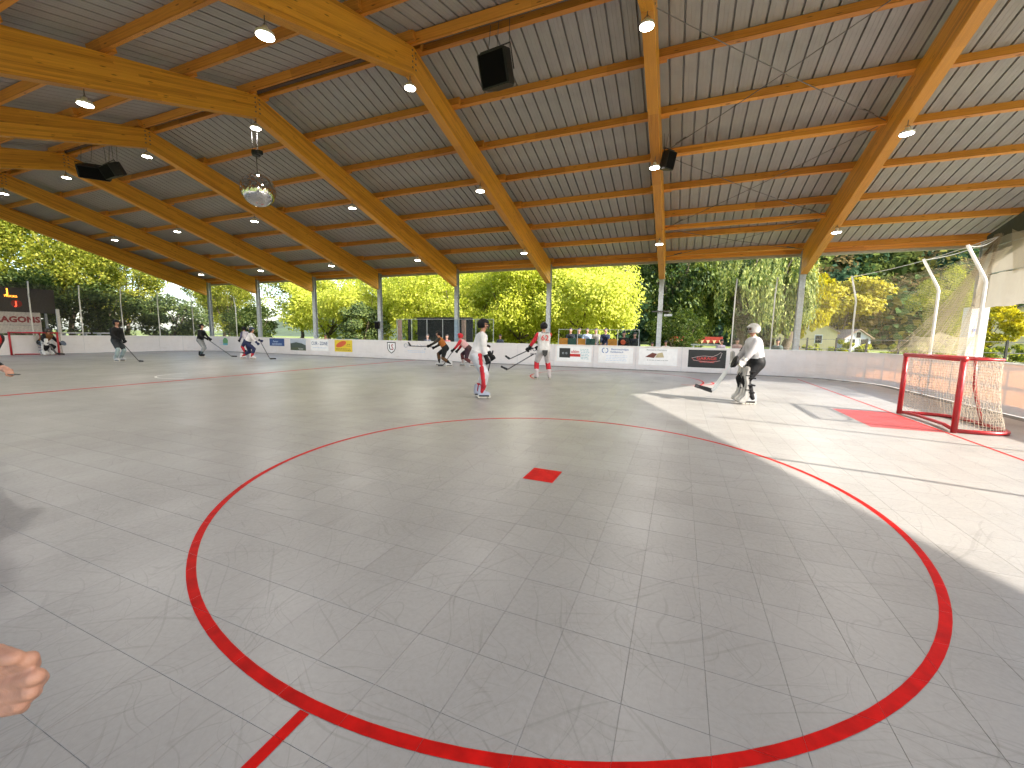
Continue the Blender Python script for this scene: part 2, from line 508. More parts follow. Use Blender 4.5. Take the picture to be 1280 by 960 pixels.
def rounded(x0, x1, y0, y1, r, n=10):
    pts = []
    for cx, cy, a0 in ((x1-r, y1-r, 0), (x0+r, y1-r, PI/2), (x0+r, y0+r, PI), (x1-r, y0+r, 1.5*PI)):
        for k in range(n+1):
            a = a0+PI/2*k/n
            pts.append((cx+r*math.cos(a), cy+r*math.sin(a)))
    return pts
fl = MB()
rp = rounded(X0R, X1R, Y0R, Y1R, RC)
fl.prism([(x, y, -0.019) for x, y in rp], (0, 0, 0.0162), 0)
floor = tag(fl.build('rink_floor', M['joint'], recalc=True), kind='structure')

GAP = 0.0011
def tile_geo(mb, cx, cy, gx=GAP, gy=GAP):
    hx, hy = DX/2-gx/2, DY/2-gy/2
    bv = 0.0009
    vs = [(cx-hx, cy-hy, -0.007), (cx+hx, cy-hy, -0.007), (cx+hx, cy+hy, -0.007), (cx-hx, cy+hy, -0.007),
          (cx-hx, cy-hy, -bv), (cx+hx, cy-hy, -bv), (cx+hx, cy+hy, -bv), (cx-hx, cy+hy, -bv),
          (cx-hx+bv, cy-hy+bv, 0), (cx+hx-bv, cy-hy+bv, 0), (cx+hx-bv, cy+hy-bv, 0), (cx-hx+bv, cy+hy-bv, 0)]
    fs = [(8, 9, 10, 11)]
    for a in range(4):
        b = (a+1) % 4
        fs += [(a, b, 4+b, 4+a), (4+a, 4+b, 8+b, 8+a)]
    mb.add(vs, fs, 0)
one = []
for ga in (GAP, GAP*0.5, GAP*1.6):
    t = MB(); tile_geo(t, 0, 0, ga, GAP if ga == GAP else GAP*1.0)
    one.append(t.data('floor_tile', [M['tile']]))
cells = []
for i in range(-110, 40):
    for j in range(-10, 60):
        cx, cy = GX+(i+0.5)*DX, GY+(j+0.5)*DY
        if in_rink(cx, cy, 0.24): cells.append((cx, cy))
def seen(c):
    d = Vector((c[0], c[1], -CAM_H)); z = d.dot(fwd)
    if z < 0.3: return -1
    u, v = d.dot(CR)/z*506, -d.dot(CU)/z*506
    if abs(u) > 650 or abs(v) > 490: return -1
    return 1/z
near = sorted([c for c in cells if seen(c) > 0], key=seen, reverse=True)[:298]
ns = set(near)
for c in near:
    link('floor_tile', random.choice(one), floor, (c[0], c[1], random.uniform(-0.0004, 0.0002)))
rest = MB()
for c in cells:
    if c not in ns: tile_geo(rest, c[0], c[1])
tag(rest.build('floor_tile_field', M['tile'], floor), kind='stuff')

# painted markings, split along the tile joints so that the joints stay open
MKN = [0]
def marking(name, poly_faces, verts, mat, z=0.0012, label=None):
    MKN[0] += 1; z += MKN[0]*0.00022
    me = bpy.data.meshes.new(name)
    me.from_pydata([(x, y, 0) for x, y in verts], [], poly_faces)
    bm = bmesh.new(); bm.from_mesh(me)
    xs = [v[0] for v in verts]; ys = [v[1] for v in verts]
    for lo, hi, g0, d, ax in ((min(xs), max(xs), GX, DX, 0), (min(ys), max(ys), GY, DY, 1)):
        k = math.ceil((lo-g0)/d)
        while g0+k*d < hi:
            for s in (-1, 1):
                co = [0, 0, 0]; no = [0, 0, 0]; co[ax] = g0+k*d+s*GAP/2; no[ax] = 1
                bmesh.ops.bisect_plane(bm, geom=bm.verts[:]+bm.edges[:]+bm.faces[:], plane_co=co, plane_no=no)
            k += 1
    kill = []
    for f in bm.faces:
        c = f.calc_center_median()
        fx = (c.x-GX)/DX; fy = (c.y-GY)/DY
        if abs(fx-round(fx))*DX < GAP*0.45 or abs(fy-round(fy))*DY < GAP*0.45: kill.append(f)
    bmesh.ops.delete(bm, geom=kill, context='FACES')
    for f in bm.faces:
        if f.normal.z < 0: f.normal_flip()
    bm.to_mesh(me); bm.free()
    me.materials.append(mat)
    o = link(name, me, floor, (0, 0, z))
    if label: o['label'] = label
    return o
def ring(cx, cy, r, w, a0=0, a1=2*PI, n=144):
    vs, fs = [], []
    for k in range(n+1):
        a = a0+(a1-a0)*k/n
        for rr in (r-w/2, r+w/2): vs.append((cx+rr*math.cos(a), cy+rr*math.sin(a)))
    for k in range(n): fs.append((2*k, 2*k+1, 2*k+3, 2*k+2))
    return fs, vs
def rect(x0, x1, y0, y1):
    return [(0, 1, 2, 3)], [(x0, y0), (x1, y0), (x1, y1), (x0, y1)]
def mk(name, fv, mat, **kw): return marking(name, fv[0], fv[1], mat, **kw)
CCX, CCY = -1.2916, 4.059
mk('face_off_circle', ring(CCX, CCY, 3.0, 0.052), M['redline'], label='large red face-off circle painted on the grey tiles')
mk('face_off_spot', rect(CCX-0.165, CCX+0.165, CCY-0.19, CCY+0.19), M['redline'], label='red square face-off spot in the middle of the circle')
mk('face_off_hash_mark', rect(-1.322, -1.272, 0.2, 1.029), M['redline'], label='short red bar leading away from the circle')
mk('centre_line', rect(-13.82, -13.68, -0.4, 19.1), M['redline'], label='red centre line crossing the whole rink')
mk('goal_line', rect(4.15, 4.19, 0.2, 18.2), M['redline'], label='thin red goal line under the near goal')
mk('goal_crease', rect(3.17, 4.14, 8.82, 10.80), simple('dulled_crease_paint', (0.34, 0.045, 0.045), rough=0.6, var=0.2, scale=3), label='red painted goal crease in front of the near goal')  # own red, dulled in the colour to offset the strong sun here
mk('goal_line', rect(-31.72, -31.66, 1.0, 18.2), M['redline'])
mk('centre_circle', ring(-14.9, 8.4, 1.0, 0.06, 0.9*PI, 1.75*PI, 40), M['whiteline'], label='white arc beside the centre line')
mk('face_off_circle', ring(-2.2, 15.0, 3.0, 0.05, -0.15*PI, 1.2*PI, 90), M['redline'], label='second red face-off circle near the far boards')
mk('goal_area_arc', ring(0.1, 14.9, 1.0, 0.05, -0.5*PI, 0.1*PI, 30), M['redline'])

# ------------------------------------------------------------------ the hall
hall = tag(empty('sports_hall', (-11.4, 8.49, 0)), 'open-sided timber roofed hockey hall with glulam frames and steel columns', 'building')
HB = Vector((-11.4, 8.49, 0))
def hpart(mb_or_me, name, mats=None, loc=(0, 0, 0), rot=None, parent=None, smooth=False):
    me = mb_or_me.data(name, mats if isinstance(mats, (list, tuple)) else [mats], smooth) if isinstance(mb_or_me, MB) else mb_or_me
    return link(name, me, parent or hall, Vector(loc)-HB, rot)
FX = [-32.4427+5.2541*i for i in range(9)]
YR, ZRB = 8.4921, 7.434          # ridge, underside of the frame there
YE, ZEB = 19.44, 4.03            # eave end of the rafter, underside
RS = 0.268                       # roof slope
RZ0 = 8.03                       # underside of the purlins at the ridge
def roof_z(y): return RZ0-RS*abs(y-YR)
# rafters: modelled along local x (down the slope)
ra = math.atan2(ZRB-ZEB, YE-YR)
def rafter_data(mat):
    ca, sa = math.cos(ra), math.sin(ra)
    def loc(y, z):   # y distance from the ridge, z height
        dy, dz = y, z-ZRB
        return (dy*ca-dz*sa, dy*sa+dz*ca)
    pts = [loc(0, ZRB), loc(YE-YR, ZEB), loc(YE-YR, roof_z(YE)), loc(0, RZ0)]
    mb = MB(); W = 0.24
    mb.prism([(x, -W/2, z) for x, z in pts], (0, W, 0))
    me = mb.data('rafter', [mat])
    bm = bmesh.new(); bm.from_mesh(me); bmesh.ops.recalc_face_normals(bm, faces=bm.faces)
    bmesh.ops.bevel(bm, geom=bm.edges[:], offset=0.008, segments=1, affect='EDGES')
    bm.to_mesh(me); bm.free()
    return me
raf_me = rafter_data(M['glulam']); raf_dark = rafter_data(M['darkframe'])
for i, x in enumerate(FX):
    me = raf_dark if i == 8 else raf_me
    # local x -> world +-y ; down the slope
    for s in (1, -1):
        o = hpart(me, 'rafter', loc=(x, YR, ZRB))
        mt = Matrix(((0, -s, 0), (s*math.cos(ra), 0, s*math.sin(ra)), (-math.sin(ra), 0, math.cos(ra))))
        o.rotation_euler = mt.to_euler()
        if i == 8: o['label'] = 'dark gable end rafter'
# bolts at the ridge joint
bt = MB()
for dz in (0.08, 0.2, 0.32, 0.44):
    for dy in (-0.06, 0.06):
        bt.lathe([(0.0, 0.13), (0.022, 0.13), (0.022, -0.13), (0, -0.13)], 6, 0, (0, dy, dz), Matrix(((0, 0, 1), (0, 1, 0), (-1, 0, 0))))
bt_me = bt.data('ridge_bolts', [M['cable']])
for x in FX[:8]: hpart(bt_me, 'ridge_bolts', loc=(x, YR, ZRB+0.05))
# columns (H section)
cb = MB(); hh = 4.98
cb.box((0, -0.095, hh/2), (0.2, 0.014, hh)); cb.box((0, 0.095, hh/2), (0.2, 0.014, hh)); cb.box((0, 0, hh/2), (0.01, 0.176, hh))
cb.box((0, 0, 0.012), (0.32, 0.32, 0.024))
cb.box((0, -0.09, 4.5), (0.22, 0.03, 1.0))
col_me = cb.data('column', [M['steel']])
for i, x in enumerate(FX):
    o = hpart(col_me, 'column', loc=(x, 19.66, -0.02))
    o = hpart(col_me, 'column', loc=(x, 2*YR-19.66, -0.02), rot=(0, 0, PI))
# white wrapped corner column
wb = MB(); wb.box((0, 0, 1.35), (0.46, 0.46, 2.7))
o = hpart(wb, 'column_padding', M['white'], loc=(FX[8], 19.66, 0.0)); o['label'] = 'white padding round the corner column'
wb = MB(); wb.box((0, 0, 0), (0.2, 0.006, 0.12)); 
hpart(wb, 'padding_print', col_mat((0.10, 0.2, 0.5)), loc=(FX[8]-0.05, 19.425, 1.9))
# purlins
pa = math.atan(RS)
pu = MB(); pl = 5.2541+0.56
pu.box((0, 0, 0.1), (pl, 0.1, 0.2))
pur_me = pu.data('purlin', [M['purlin']])
NP = 7
for s in (1, -1):
    for k in range(NP+1):
        d = 0.16+k*(11.15-0.16)/NP
        y = YR+s*d
        for i in range(8):
            off = 0.055 if (i % 2) else -0.055
            hpart(pur_me, 'purlin', loc=((FX[i]+FX[i+1])/2+random.uniform(-0.08, 0.08), y+off, roof_z(y)+random.uniform(-0.004, 0.004)), rot=(-s*pa, 0, 0))
# ridge board, eave beams, gutters
rb = MB(); rb.box((0, 0, 0), (42.6, 0.10, 0.26)); hpart(rb, 'ridge_board', M['ridgecap'], loc=(-11.45, YR, RZ0+0.17))
for s in (1, -1):
    gb = MB(); gb.box((0, 0, 0), (42.6, 0.10, 0.09)); gb.box((0, s*0.07, 0.02), (42.6, 0.03, 0.13))
    eb = MB(); eb.box((0, 0, 0), (42.6, 0.10, 0.17)); hpart(eb, 'eave_beam', M['purlin'], loc=(-11.45, YR+s*11.32, 4.975))
    hpart(gb, 'gutter', M['gutter'], loc=(-11.45, YR+s*11.46, 4.84))
# roof sheets: flat pans with a rib between them
SW = 0.3
sl = 11.50/math.cos(pa)
sh = MB()
prof = [(0, 0), (0.085, 0), (0.089, -0.004), (0.095, 0), (0.17, 0), (0.174, -0.004), (0.18, 0), (0.257, 0), (0.262, 0.075), (0.295, 0.075), (0.3, 0)]
n = len(prof)
vs = [(x, 0, z) for x, z in prof]+[(x, sl, z) for x, z in prof]+[(x, 0, z+0.004) for x, z in prof]+[(x, sl, z+0.004) for x, z in prof]
fs = []
for k in range(n-1):
    fs += [(k, n+k, n+k+1, k+1), (2*n+k, 2*n+k+1, 3*n+k+1, 3*n+k)]
sh.add(vs, fs)
sh_me = sh.data('roof_sheet', [M['roof']])
nsh = 143
for s in (1, -1):
    for k in range(nsh):
        x = -32.98+k*SW
        o = hpart(sh_me, 'roof_sheet', loc=(x if s > 0 else x+SW, YR+s*0.03, roof_z(YR+0.03)+0.207))
        o.rotation_euler = Matrix(((s, 0, 0), (0, s*math.cos(pa), s*math.sin(pa)), (0, -math.sin(pa), math.cos(pa)))).to_euler()
rc = MB()
for s in (1, -1): rc.bar((-32.9, YR+s*0.14, RZ0+0.27), (9.9, YR+s*0.14, RZ0+0.27), 0.34, 0.004, up=(0, s*math.sin(pa), math.cos(pa)))
hpart(rc, 'ridge_cap', M['ridgecap'])
# gable verge boards
for gx in (-32.96, 9.94):
    for s in (1, -1):
        vb = MB(); vb.bar((gx, YR, RZ0+0.1), (gx, YR+s*11.5, RZ0+0.1-RS*11.5), 0.03, 0.34)
        hpart(vb, 'verge_board', M['purlin'])
# wind bracing between the two frames nearest the right end
def rz(y): return roof_z(y)-0.02
XA, XB = FX[6], FX[7]
nodes = [8.9, 12.9, 16.95, 19.3]
for y in nodes[1:3]:
    sb = MB(); sb.box((0, 0, 0), (5.2541-0.24, 0.1, 0.16))
    hpart(sb, 'bracing_strut', M['purlin'], loc=((XA+XB)/2, y, rz(y)-0.14))
for a, b in zip(nodes[:-1], nodes[1:]):
    for x1, x2 in ((XA+.1, XB-.1), (XB-.1, XA+.1)):
        cbm = MB(); p1 = Vector((x1, a, rz(a)-0.16)); p2 = Vector((x2, b, rz(b)-0.16))
        pts = [p1.lerp(p2, t)+Vector((0, 0, -0.05*math.sin(PI*t))) for t in (0, .25, .5, .75, 1)]
        cbm.tube(pts, 0.010, 5)
        q = p1.lerp(p2, 0.9); cbm.tube([q-(p2-p1).normalized()*0.16, q+(p2-p1).normalized()*0.16], 0.024, 6)
        hpart(cbm, 'bracing_cable', M['cable'])
# light steel service conduit along one purlin
for (x, y) in ((-6.3, 0), ):
    pass

# ------------------------------------------------------------------ high bay lamps
lamp_house = MB()
lamp_house.lathe([(0.0, 0.16), (0.05, 0.16), (0.06, 0.10), (0.15, 0.06), (0.16, 0.015), (0.15, 0.0)], 20)
for _i in range(len(lamp_house.v)): lamp_house.v[_i] = tuple(c*0.85 for c in lamp_house.v[_i])
lamp_house_me = lamp_house.data('lamp_housing', [M['white']], True)
ld = MB(); ld.lathe([(0.0, -0.004), (0.124, -0.002)], 20); lens_me = ld.data('lamp_lens', [M['lampglass']])
hk = MB(); hk.tube([(0, 0, 0.16), (0, 0, 0.33)], 0.008, 6); hk.tube([(-.05, 0, 0.15), (0, 0, .2), (0.05, 0, 0.15)], 0.006, 5)
hook_me = hk.data('lamp_hook', [M['cable']])
FR = ['first', 'second', 'third', 'fourth', 'fifth', 'sixth', 'seventh', 'eighth', 'ninth']
rows = {0.9: ('lowest near row', 4.83), 4.83: ('upper near row', 6.0), 8.49: ('ridge row', 7.17), 12.1: ('middle far row', 6.02), 16.1: ('far eave row', 4.84)}
for i in range(1, 8):
    for y, (rn, z) in rows.items():
        if y < 2: continue
        lm = empty('high_bay_lamp', (FX[i], y, z))
        tag(lm, 'lit round lamp in the %s, %s frame from left' % (rn, FR[i]), 'lamp', 'lit high bay lamps under the roof')
        link('lamp_housing', lamp_house_me, lm); link('lamp_lens', lens_me, lm); link('lamp_hook', hook_me, lm)
        li = bpy.data.lights.new('lamp_light', 'SPOT'); li.spot_size = R(156); li.spot_blend = 0.35; li.shadow_soft_size = 0.12; li.energy = LAMP_W; li.color = (1.0, 0.95, 0.88)
        lo = bpy.data.objects.new('lamp_light', li); COL.objects.link(lo); lo.parent = lm; lo.location = (0, 0, -0.135)

# ------------------------------------------------------------------ loudspeakers and mirror ball under the roof
def bev(me, off=0.01, seg=2):
    bm = bmesh.new(); bm.from_mesh(me); bmesh.ops.recalc_face_normals(bm, faces=bm.faces)
    bmesh.ops.bevel(bm, geom=bm.edges[:], offset=off, segments=seg, affect='EDGES', clamp_overlap=True)
    bm.to_mesh(me); bm.free(); return me
def loudspeaker(loc, rz_, tilt, size, label, cables=True, top=8.0):
    w, d, h = size
    e = tag(empty('loudspeaker', loc, rz_), label, 'loudspeaker')
    rm = Matrix.Rotation(tilt, 4, 'X')
    b = MB()
    b.prism([(-w*.5, -d*.5, -h*.42), (w*.5, -d*.5, -h*.42), (w*.5, -d*.5, h*.5), (-w*.5, -d*.5, h*.5)], (0, 0.0001, 0))
    b = MB()
    prof = [(-.5, -.5), (.5, -.5), (.5, .05), (.28, .5), (-.28, .5), (-.5, .05)]
    b.prism([(x*w, y*d, -h/2) for x, y in prof], (0, 0, h))
    me = bev(b.data('cabinet', [M['black']]), 0.015)
    o = link('cabinet', me, e); o.matrix_local = rm
    gr = MB(); gr.box((0, -d/2-0.006, 0), (w*.88, 0.012, h*.9)); o2 = link('grille', bev(gr.data('grille', [M['blackcloth']]), .004, 1), e); o2.matrix_local = rm
    br = MB(); br.tube([(-w*.55, 0, -h*.1), (-w*.55, 0, h*.62), (w*.55, 0, h*.62), (w*.55, 0, -h*.1)], 0.014, 6)
    o3 = link('bracket', br.data('bracket', [M['black']]), e); o3.matrix_local = rm
    if cables:
        cb2 = MB()
        for sx in (-1, 1): cb2.tube([(sx*w*.4, 0, h*.6), (sx*w*.35, 0.05, top-loc[2])], 0.008, 5)
        cb2.tube([(-w*.2, d*.2, h*.4), (-w*.3, d*.2, h*.8), (-w*.1, d*.1, h*.85), (0, 0, top-loc[2])], 0.007, 5)
        link('hanging_cable', cb2.data('hanging_cable', [M['cable']]), e)
    return e
loudspeaker((-3.92, 8.5, 7.08), YAW-0.5, 0.38, (0.66, 0.5, 0.62), 'large black loudspeaker hung under the ridge between two frames', True, 8.05)
e = loudspeaker((-19.95, 8.5, 7.12), 0.9, 0.5, (0.85, 0.45, 0.42), 'black loudspeaker of the hanging pair, nearer the gable', True, 8.05)
loudspeaker((-18.95, 8.6, 7.08), -0.1, 0.5, (0.85, 0.45, 0.42), 'black loudspeaker of the hanging pair, nearer the mirror ball', True, 8.05)
loudspeaker((-0.62, 12.25, 6.22), 0.9, 0.25, (0.32, 0.3, 0.44), 'small black loudspeaker fixed beside the frame near the ridge lamp', True, 6.9)
loudspeaker((FX[3]-0.02, 19.42, 1.95), YAW, 0.2, (0.26, 0.26, 0.42), 'small black loudspeaker strapped to a steel column above the boards', False)
# lamp arm on the column
e = tag(empty('column_light', (FX[6], 19.5, 2.63)), 'grey floodlight on an arm fixed to the column over the boards', 'light')
mb = MB(); mb.tube([(-0.35, -0.05, 0), (0.45, -0.05, 0.0)], 0.03, 6); link('arm', mb.data('arm', [M['cable']]), e)
mb = MB(); mb.box((0.35, -0.1, -0.17), (0.34, 0.16, 0.1)); link('head', bev(mb.data('head', [M['steel']])), e)
# mirror ball
ball = tag(empty('mirror_ball', (-11.48, 8.5, 5.52)), 'silver mirror ball hanging from the ridge on a motor', 'mirror ball')
mt, nt, out = new_mat('mirror_facets'); pb = nt.nodes.new('ShaderNodeBsdfPrincipled')
gg = nt.nodes.new('ShaderNodeNewGeometry')
L(nt, rampn(nt, gg.outputs['Random Per Island'], [(0, (0.6, 0.6, 0.6)), (1, (0.92, 0.91, 0.88))]), pb.inputs['Base Color'])
pb.inputs['Metallic'].default_value = 1; pb.inputs['Roughness'].default_value = 0.04; L(nt, pb.outputs[0], out.inputs[0])
M['mirror'] = mt
core = MB(); core.lathe([(0.44*math.sin(PI*k/16), 0.44*math.cos(PI*k/16)) for k in range(17)], 24)
link('core', core.data('core', [M['steel']], True), ball)
fb = MB(); nlat = 44
for a in range(nlat):
    t0, t1 = PI*(a+.06)/nlat, PI*(a+.94)/nlat
    nl = max(4, int(2*nlat*math.sin((t0+t1)/2)))
    for b in range(nl):
        p0, p1 = 2*PI*(b+.06)/nl, 2*PI*(b+.94)/nl
        r = 0.452
        ct = (t0+t1)/2; cp = (p0+p1)/2
        jit = Vector((random.gauss(0, .004), random.gauss(0, .004), random.gauss(0, .004)))
        q = [Vector((r*math.sin(t)*math.cos(p_), r*math.sin(t)*math.sin(p_), r*math.cos(t))) for t, p_ in ((t0, p0), (t1, p0), (t1, p1), (t0, p1))]
        q[0] += jit*0.3; q[2] -= jit*0.3
        fb.add(q, [(0, 1, 2, 3)])
fo = fb.build('mirror_facets', M['mirror'], ball); tag(fo, kind='stuff')
mo = MB(); mo.tube([(0, 0, 0.44), (0, 0, 0.98)], 0.012, 6); link('hanging_rod', mo.data('hanging_rod', [M['cable']]), ball)
mo = MB(); mo.lathe([(0, 0.93), (0.10, 0.93), (0.12, 0.98), (0.12, 1.06), (0, 1.08)], 14)
mo.box((0.12, 0, 1.0), (0.16, 0.12, 0.1))
for a in range(3): mo.tube([(0.09*math.cos(a*2.1), 0.09*math.sin(a*2.1), 1.06), (0.07*math.cos(a*2.1), 0.07*math.sin(a*2.1), 2.3)], 0.005, 4)
link('motor', mo.data('motor', [M['black']]), ball)
# ------------------------------------------------------------------ rink boards
BH = 1.07
boards = tag(empty('rink_boards', (-13.7, 19.3, 0)), 'white plastic rink boards round the floor with printed adverts', 'rink boards')
BB = Vector((-13.7, 19.3, 0))
def bpart(mb, name, mats, loc=(0, 0, 0), rot=None, parent=None, **kw):
    me = mb.data(name, mats if isinstance(mats, (list, tuple)) else [mats]) if isinstance(mb, MB) else mb
    return link(name, me, parent or boards, Vector(loc)-BB if parent is None else loc, rot)
PW = 1.93
def panel_mesh(w, bend=None, n=1):
    """flat or bent board panel, lower edge a hand above the floor; local x along the board, y outward"""
    mb = MB(); t = 0.012
    z0, z1 = 0.012, BH-0.02
    if bend is None:
        mb.box((0, 0, (z0+z1)/2), (w-0.008, t, z1-z0))
        mb.box((0, -0.004, 0.10), (w-0.008, 0.012, 0.17))     # kick strip
    return mb
pan_me = panel_mesh(PW).data('board_panel', [M['board']])
bm = bmesh.new(); bm.from_mesh(pan_me); bmesh.ops.bevel(bm, geom=bm.edges[:], offset=0.003, segments=1, affect='EDGES'); bm.to_mesh(pan_me); bm.free()
rail = MB(); rail.box((0, 0.005, BH-0.012), (PW, 0.055, 0.028))
rail_me = rail.data('top_rail', [M['whitepaint']])
frm = MB()
for x in (-PW/2+0.02, 0, PW/2-0.02): frm.box((x, 0.06, 0.52), (0.05, 0.05, 1.0))
for z in (0.10, 0.56, 0.98): frm.box((0, 0.045, z), (PW-0.1, 0.03, 0.05))
frm_me = frm.data('board_frame', [M['steel']])
panels = {}
def place_panel(x, y, rz_, frame=True, key=None):
    o = link('board_panel', pan_me, boards, Vector((x, y, 0))-BB, (0, 0, rz_))
    link('top_rail', rail_me, boards, Vector((x, y, 0))-BB, (0, 0, rz_))
    if frame: link('board_frame', frm_me, boards, Vector((x, y, 0))-BB, (0, 0, rz_))
    if key is not None: panels[key] = o
    return o
k = 0
xs = []
x = 2.03+PW/2-PW      # seam positions 0.10 + n*1.93
kk = 0
while True:
    xc = 0.10+PW*(kk+0.5)
    if xc-PW/2 < X0R+RC-0.8: break
    kk -= 1
first = kk+1
for q in range(first, 2):
    place_panel(0.10+PW*(q+0.5), Y1R, 0, True, q)
xr = 0.10+PW*2        # right end of the straight part
xl = 0.10+PW*first
def corner(cx, cy, r, a0, a1, n):
    """bent corner panels as short straight boards"""
    for s in range(n):
        aa, ab = a0+(a1-a0)*s/n, a0+(a1-a0)*(s+1)/n
        p1 = Vector((cx+r*math.cos(aa), cy+r*math.sin(aa), 0)); p2 = Vector((cx+r*math.cos(ab), cy+r*math.sin(ab), 0))
        mb = MB(); mbr = MB(); mbf = MB(); sub = 4
        for u in range(sub):
            qa, qb = aa+(ab-aa)*u/sub, aa+(ab-aa)*(u+1)/sub
            if u == 0: qa += 0.002
            if u == sub-1: qb -= 0.002
            q1 = Vector((cx+r*math.cos(qa), cy+r*math.sin(qa), 0)); q2 = Vector((cx+r*math.cos(qb), cy+r*math.sin(qb), 0))
            z0, z1 = 0.012, BH-0.02
            mb.bar(q1+Vector((0, 0, (z0+z1)/2)), q2+Vector((0, 0, (z0+z1)/2)), 0.012, z1-z0)
            inw = (Vector((cx, cy, 0))-(q1+q2)/2).normalized()
            mb.bar(q1+inw*0.004+Vector((0, 0, 0.10)), q2+inw*0.004+Vector((0, 0, 0.10)), 0.012, 0.17)
            mbr.bar(q1+Vector((0, 0, BH-0.012)), q2+Vector((0, 0, BH-0.012)), 0.055, 0.028)
            for z in (0.10, 0.56, 0.98): mbf.bar(q1-inw*0.045+Vector((0, 0, z)), q2-inw*0.045+Vector((0, 0, z)), 0.03, 0.05)
            if u == 0 or u == 2: mbf.box(q1-inw*0.06+Vector((0, 0, 0.52)), (0.05, 0.05, 1.0))
        bpart(mb, 'board_panel', M['board']); bpart(mbr, 'top_rail', M['whitepaint']); bpart(mbf, 'board_frame', M['steel'])
ycr = Y1R-RC
# right corner, from the end of the straight boards
corner(X1R-RC, ycr, RC, PI/2, 0, 3)
# right end wall
y = ycr
while y > 3.0:
    place_panel(X1R, y-PW/2, -PI/2, True)
    y -= PW
corner(X1R-RC, y, RC, 0, -PI/2, 3)
# left end
corner(xl, ycr, RC, PI/2, PI, 3)
XL = xl-RC
y = ycr
while y > 2.0:
    place_panel(XL, y-PW/2, PI/2, True)
    y -= PW

# adverts on the far boards
UX, UZ = Vector((1, 0, 0)), Vector((0, 0, 1))
YA = Y1R-0.0085
def quad(mb, x0, x1, z0, z1, mi, dy=0.0):
    mb.add([(x0, YA-dy, z0), (x1, YA-dy, z0), (x1, YA-dy, z1), (x0, YA-dy, z1)], [(0, 1, 2, 3)], mi)
def advert(xc, mats, fn, label):
    mb = MB(); fn(mb)
    q = math.floor((xc-0.10)/PW)
    par = panels[q]
    me = mb.data('advert', mats)
    o = link('advert', me, par, -Vector((0.10+PW*(q+0.5), Y1R, 0)))
    o['label'] = label
    return o
def flat(name, c): return simple('print_'+name, c, rough=0.35, var=0.06, scale=6)
pW, pN, pB = flat('white', (0.72, 0.73, 0.75)), flat('navy', (0.02, 0.05, 0.16)), flat('black', (0.015, 0.015, 0.016))
pR, pY, pG, pLB = flat('red', (0.45, 0.02, 0.02)), flat('yellow', (0.62, 0.47, 0.02)), flat('green', (0.10, 0.28, 0.10)), flat('light_blue', (0.45, 0.55, 0.72))
pGr, pBr, pT, pPale = flat('grey', (0.28, 0.30, 0.34)), flat('brown', (0.13, 0.035, 0.025)), flat('tan', (0.42, 0.36, 0.22)), flat('pale', (0.70, 0.74, 0.80))
pBl, pTe = flat('blue', (0.04, 0.12, 0.36)), flat('teal', (0.08, 0.35, 0.45))
def dash_lines(mb, x0, x1, z, h, mi, n=1, gap=0.05, dy=0.004):
    rr = random.Random(int(abs(x0)*100))
    for r_ in range(n):
        xx = x0+rr.uniform(0, 0.08)
        while xx < x1-0.05:
            w = rr.uniform(0.05, 0.16); w = min(w, x1-xx)
            quad(mb, xx, xx+w, z-r_*gap, z-r_*gap+h, mi, dy); xx += w+0.03
def ad_car(mb):
    quad(mb, 0.36, 1.82, 0.22, 0.98, 0, 0.001)
    pts = [(0.5, 0.62), (0.75, 0.69), (1.0, 0.72), (1.3, 0.70), (1.48, 0.78), (1.60, 0.88), (1.66, 0.86), (1.62, 0.72), (1.58, 0.62)]
    mb.tube([(a, YA-0.006, b) for a, b in pts], 0.009, 5, 1)
    mb.tube([(a, YA-0.006, b-0.12) for a, b in [(0.55, 0.66), (0.9, 0.6), (1.3, 0.58), (1.6, 0.66)]], 0.008, 5, 1)
    put_text(mb, 'GARAGE', 0.16, (1.08, YA-0.006, 0.61), UX, UZ, 2, 1.25)
    mb.tube([(0.5, YA-0.006, 0.62), (0.62, YA-0.006, 0.52), (0.9, YA-0.006, 0.50), (1.5, YA-0.006, 0.5)], 0.007, 5, 2)
    put_text(mb, 'AUTO - PNEUS', 0.07, (1.1, YA-0.006, 0.46), UX, UZ, 2, 1.2)
advert(1.1, [pB, flat('outline', (0.55, 0.45, 0.45)), flat('sign_red', (0.6, 0.06, 0.05))], ad_car, 'black advert with a red and white car outline')
def ad_wood(mb):
    quad(mb, -1.70, -0.08, 0.24, 1.0, 0, 0.001)
    mb.add([(-1.42, YA-.004, .60), (-1.05, YA-.004, .56), (-0.92, YA-.004, .75), (-1.12, YA-.004, .80)], [(0, 1, 2, 3)], 1)
    mb.add([(-1.00, YA-.004, .58), (-0.62, YA-.004, .60), (-0.70, YA-.004, .82), (-0.90, YA-.004, .77)], [(0, 1, 2, 3)], 2)
    put_text(mb, 'Menuiserie Charpente', 0.095, (-0.95, YA-.005, 0.92), UX, UZ, 3, 1.0)
    dash_lines(mb, -1.4, -0.4, 0.45, 0.025, 3, 1)
    mb.tube([(-0.5, YA-.003, .85), (-0.3, YA-.003, .75), (-0.22, YA-.003, .6), (-0.3, YA-.003, .45)], .006, 4, 4)
advert(-0.9, [pW, pBr, pT, pGr, pPale], ad_wood, 'pale advert with a brown timber logo')
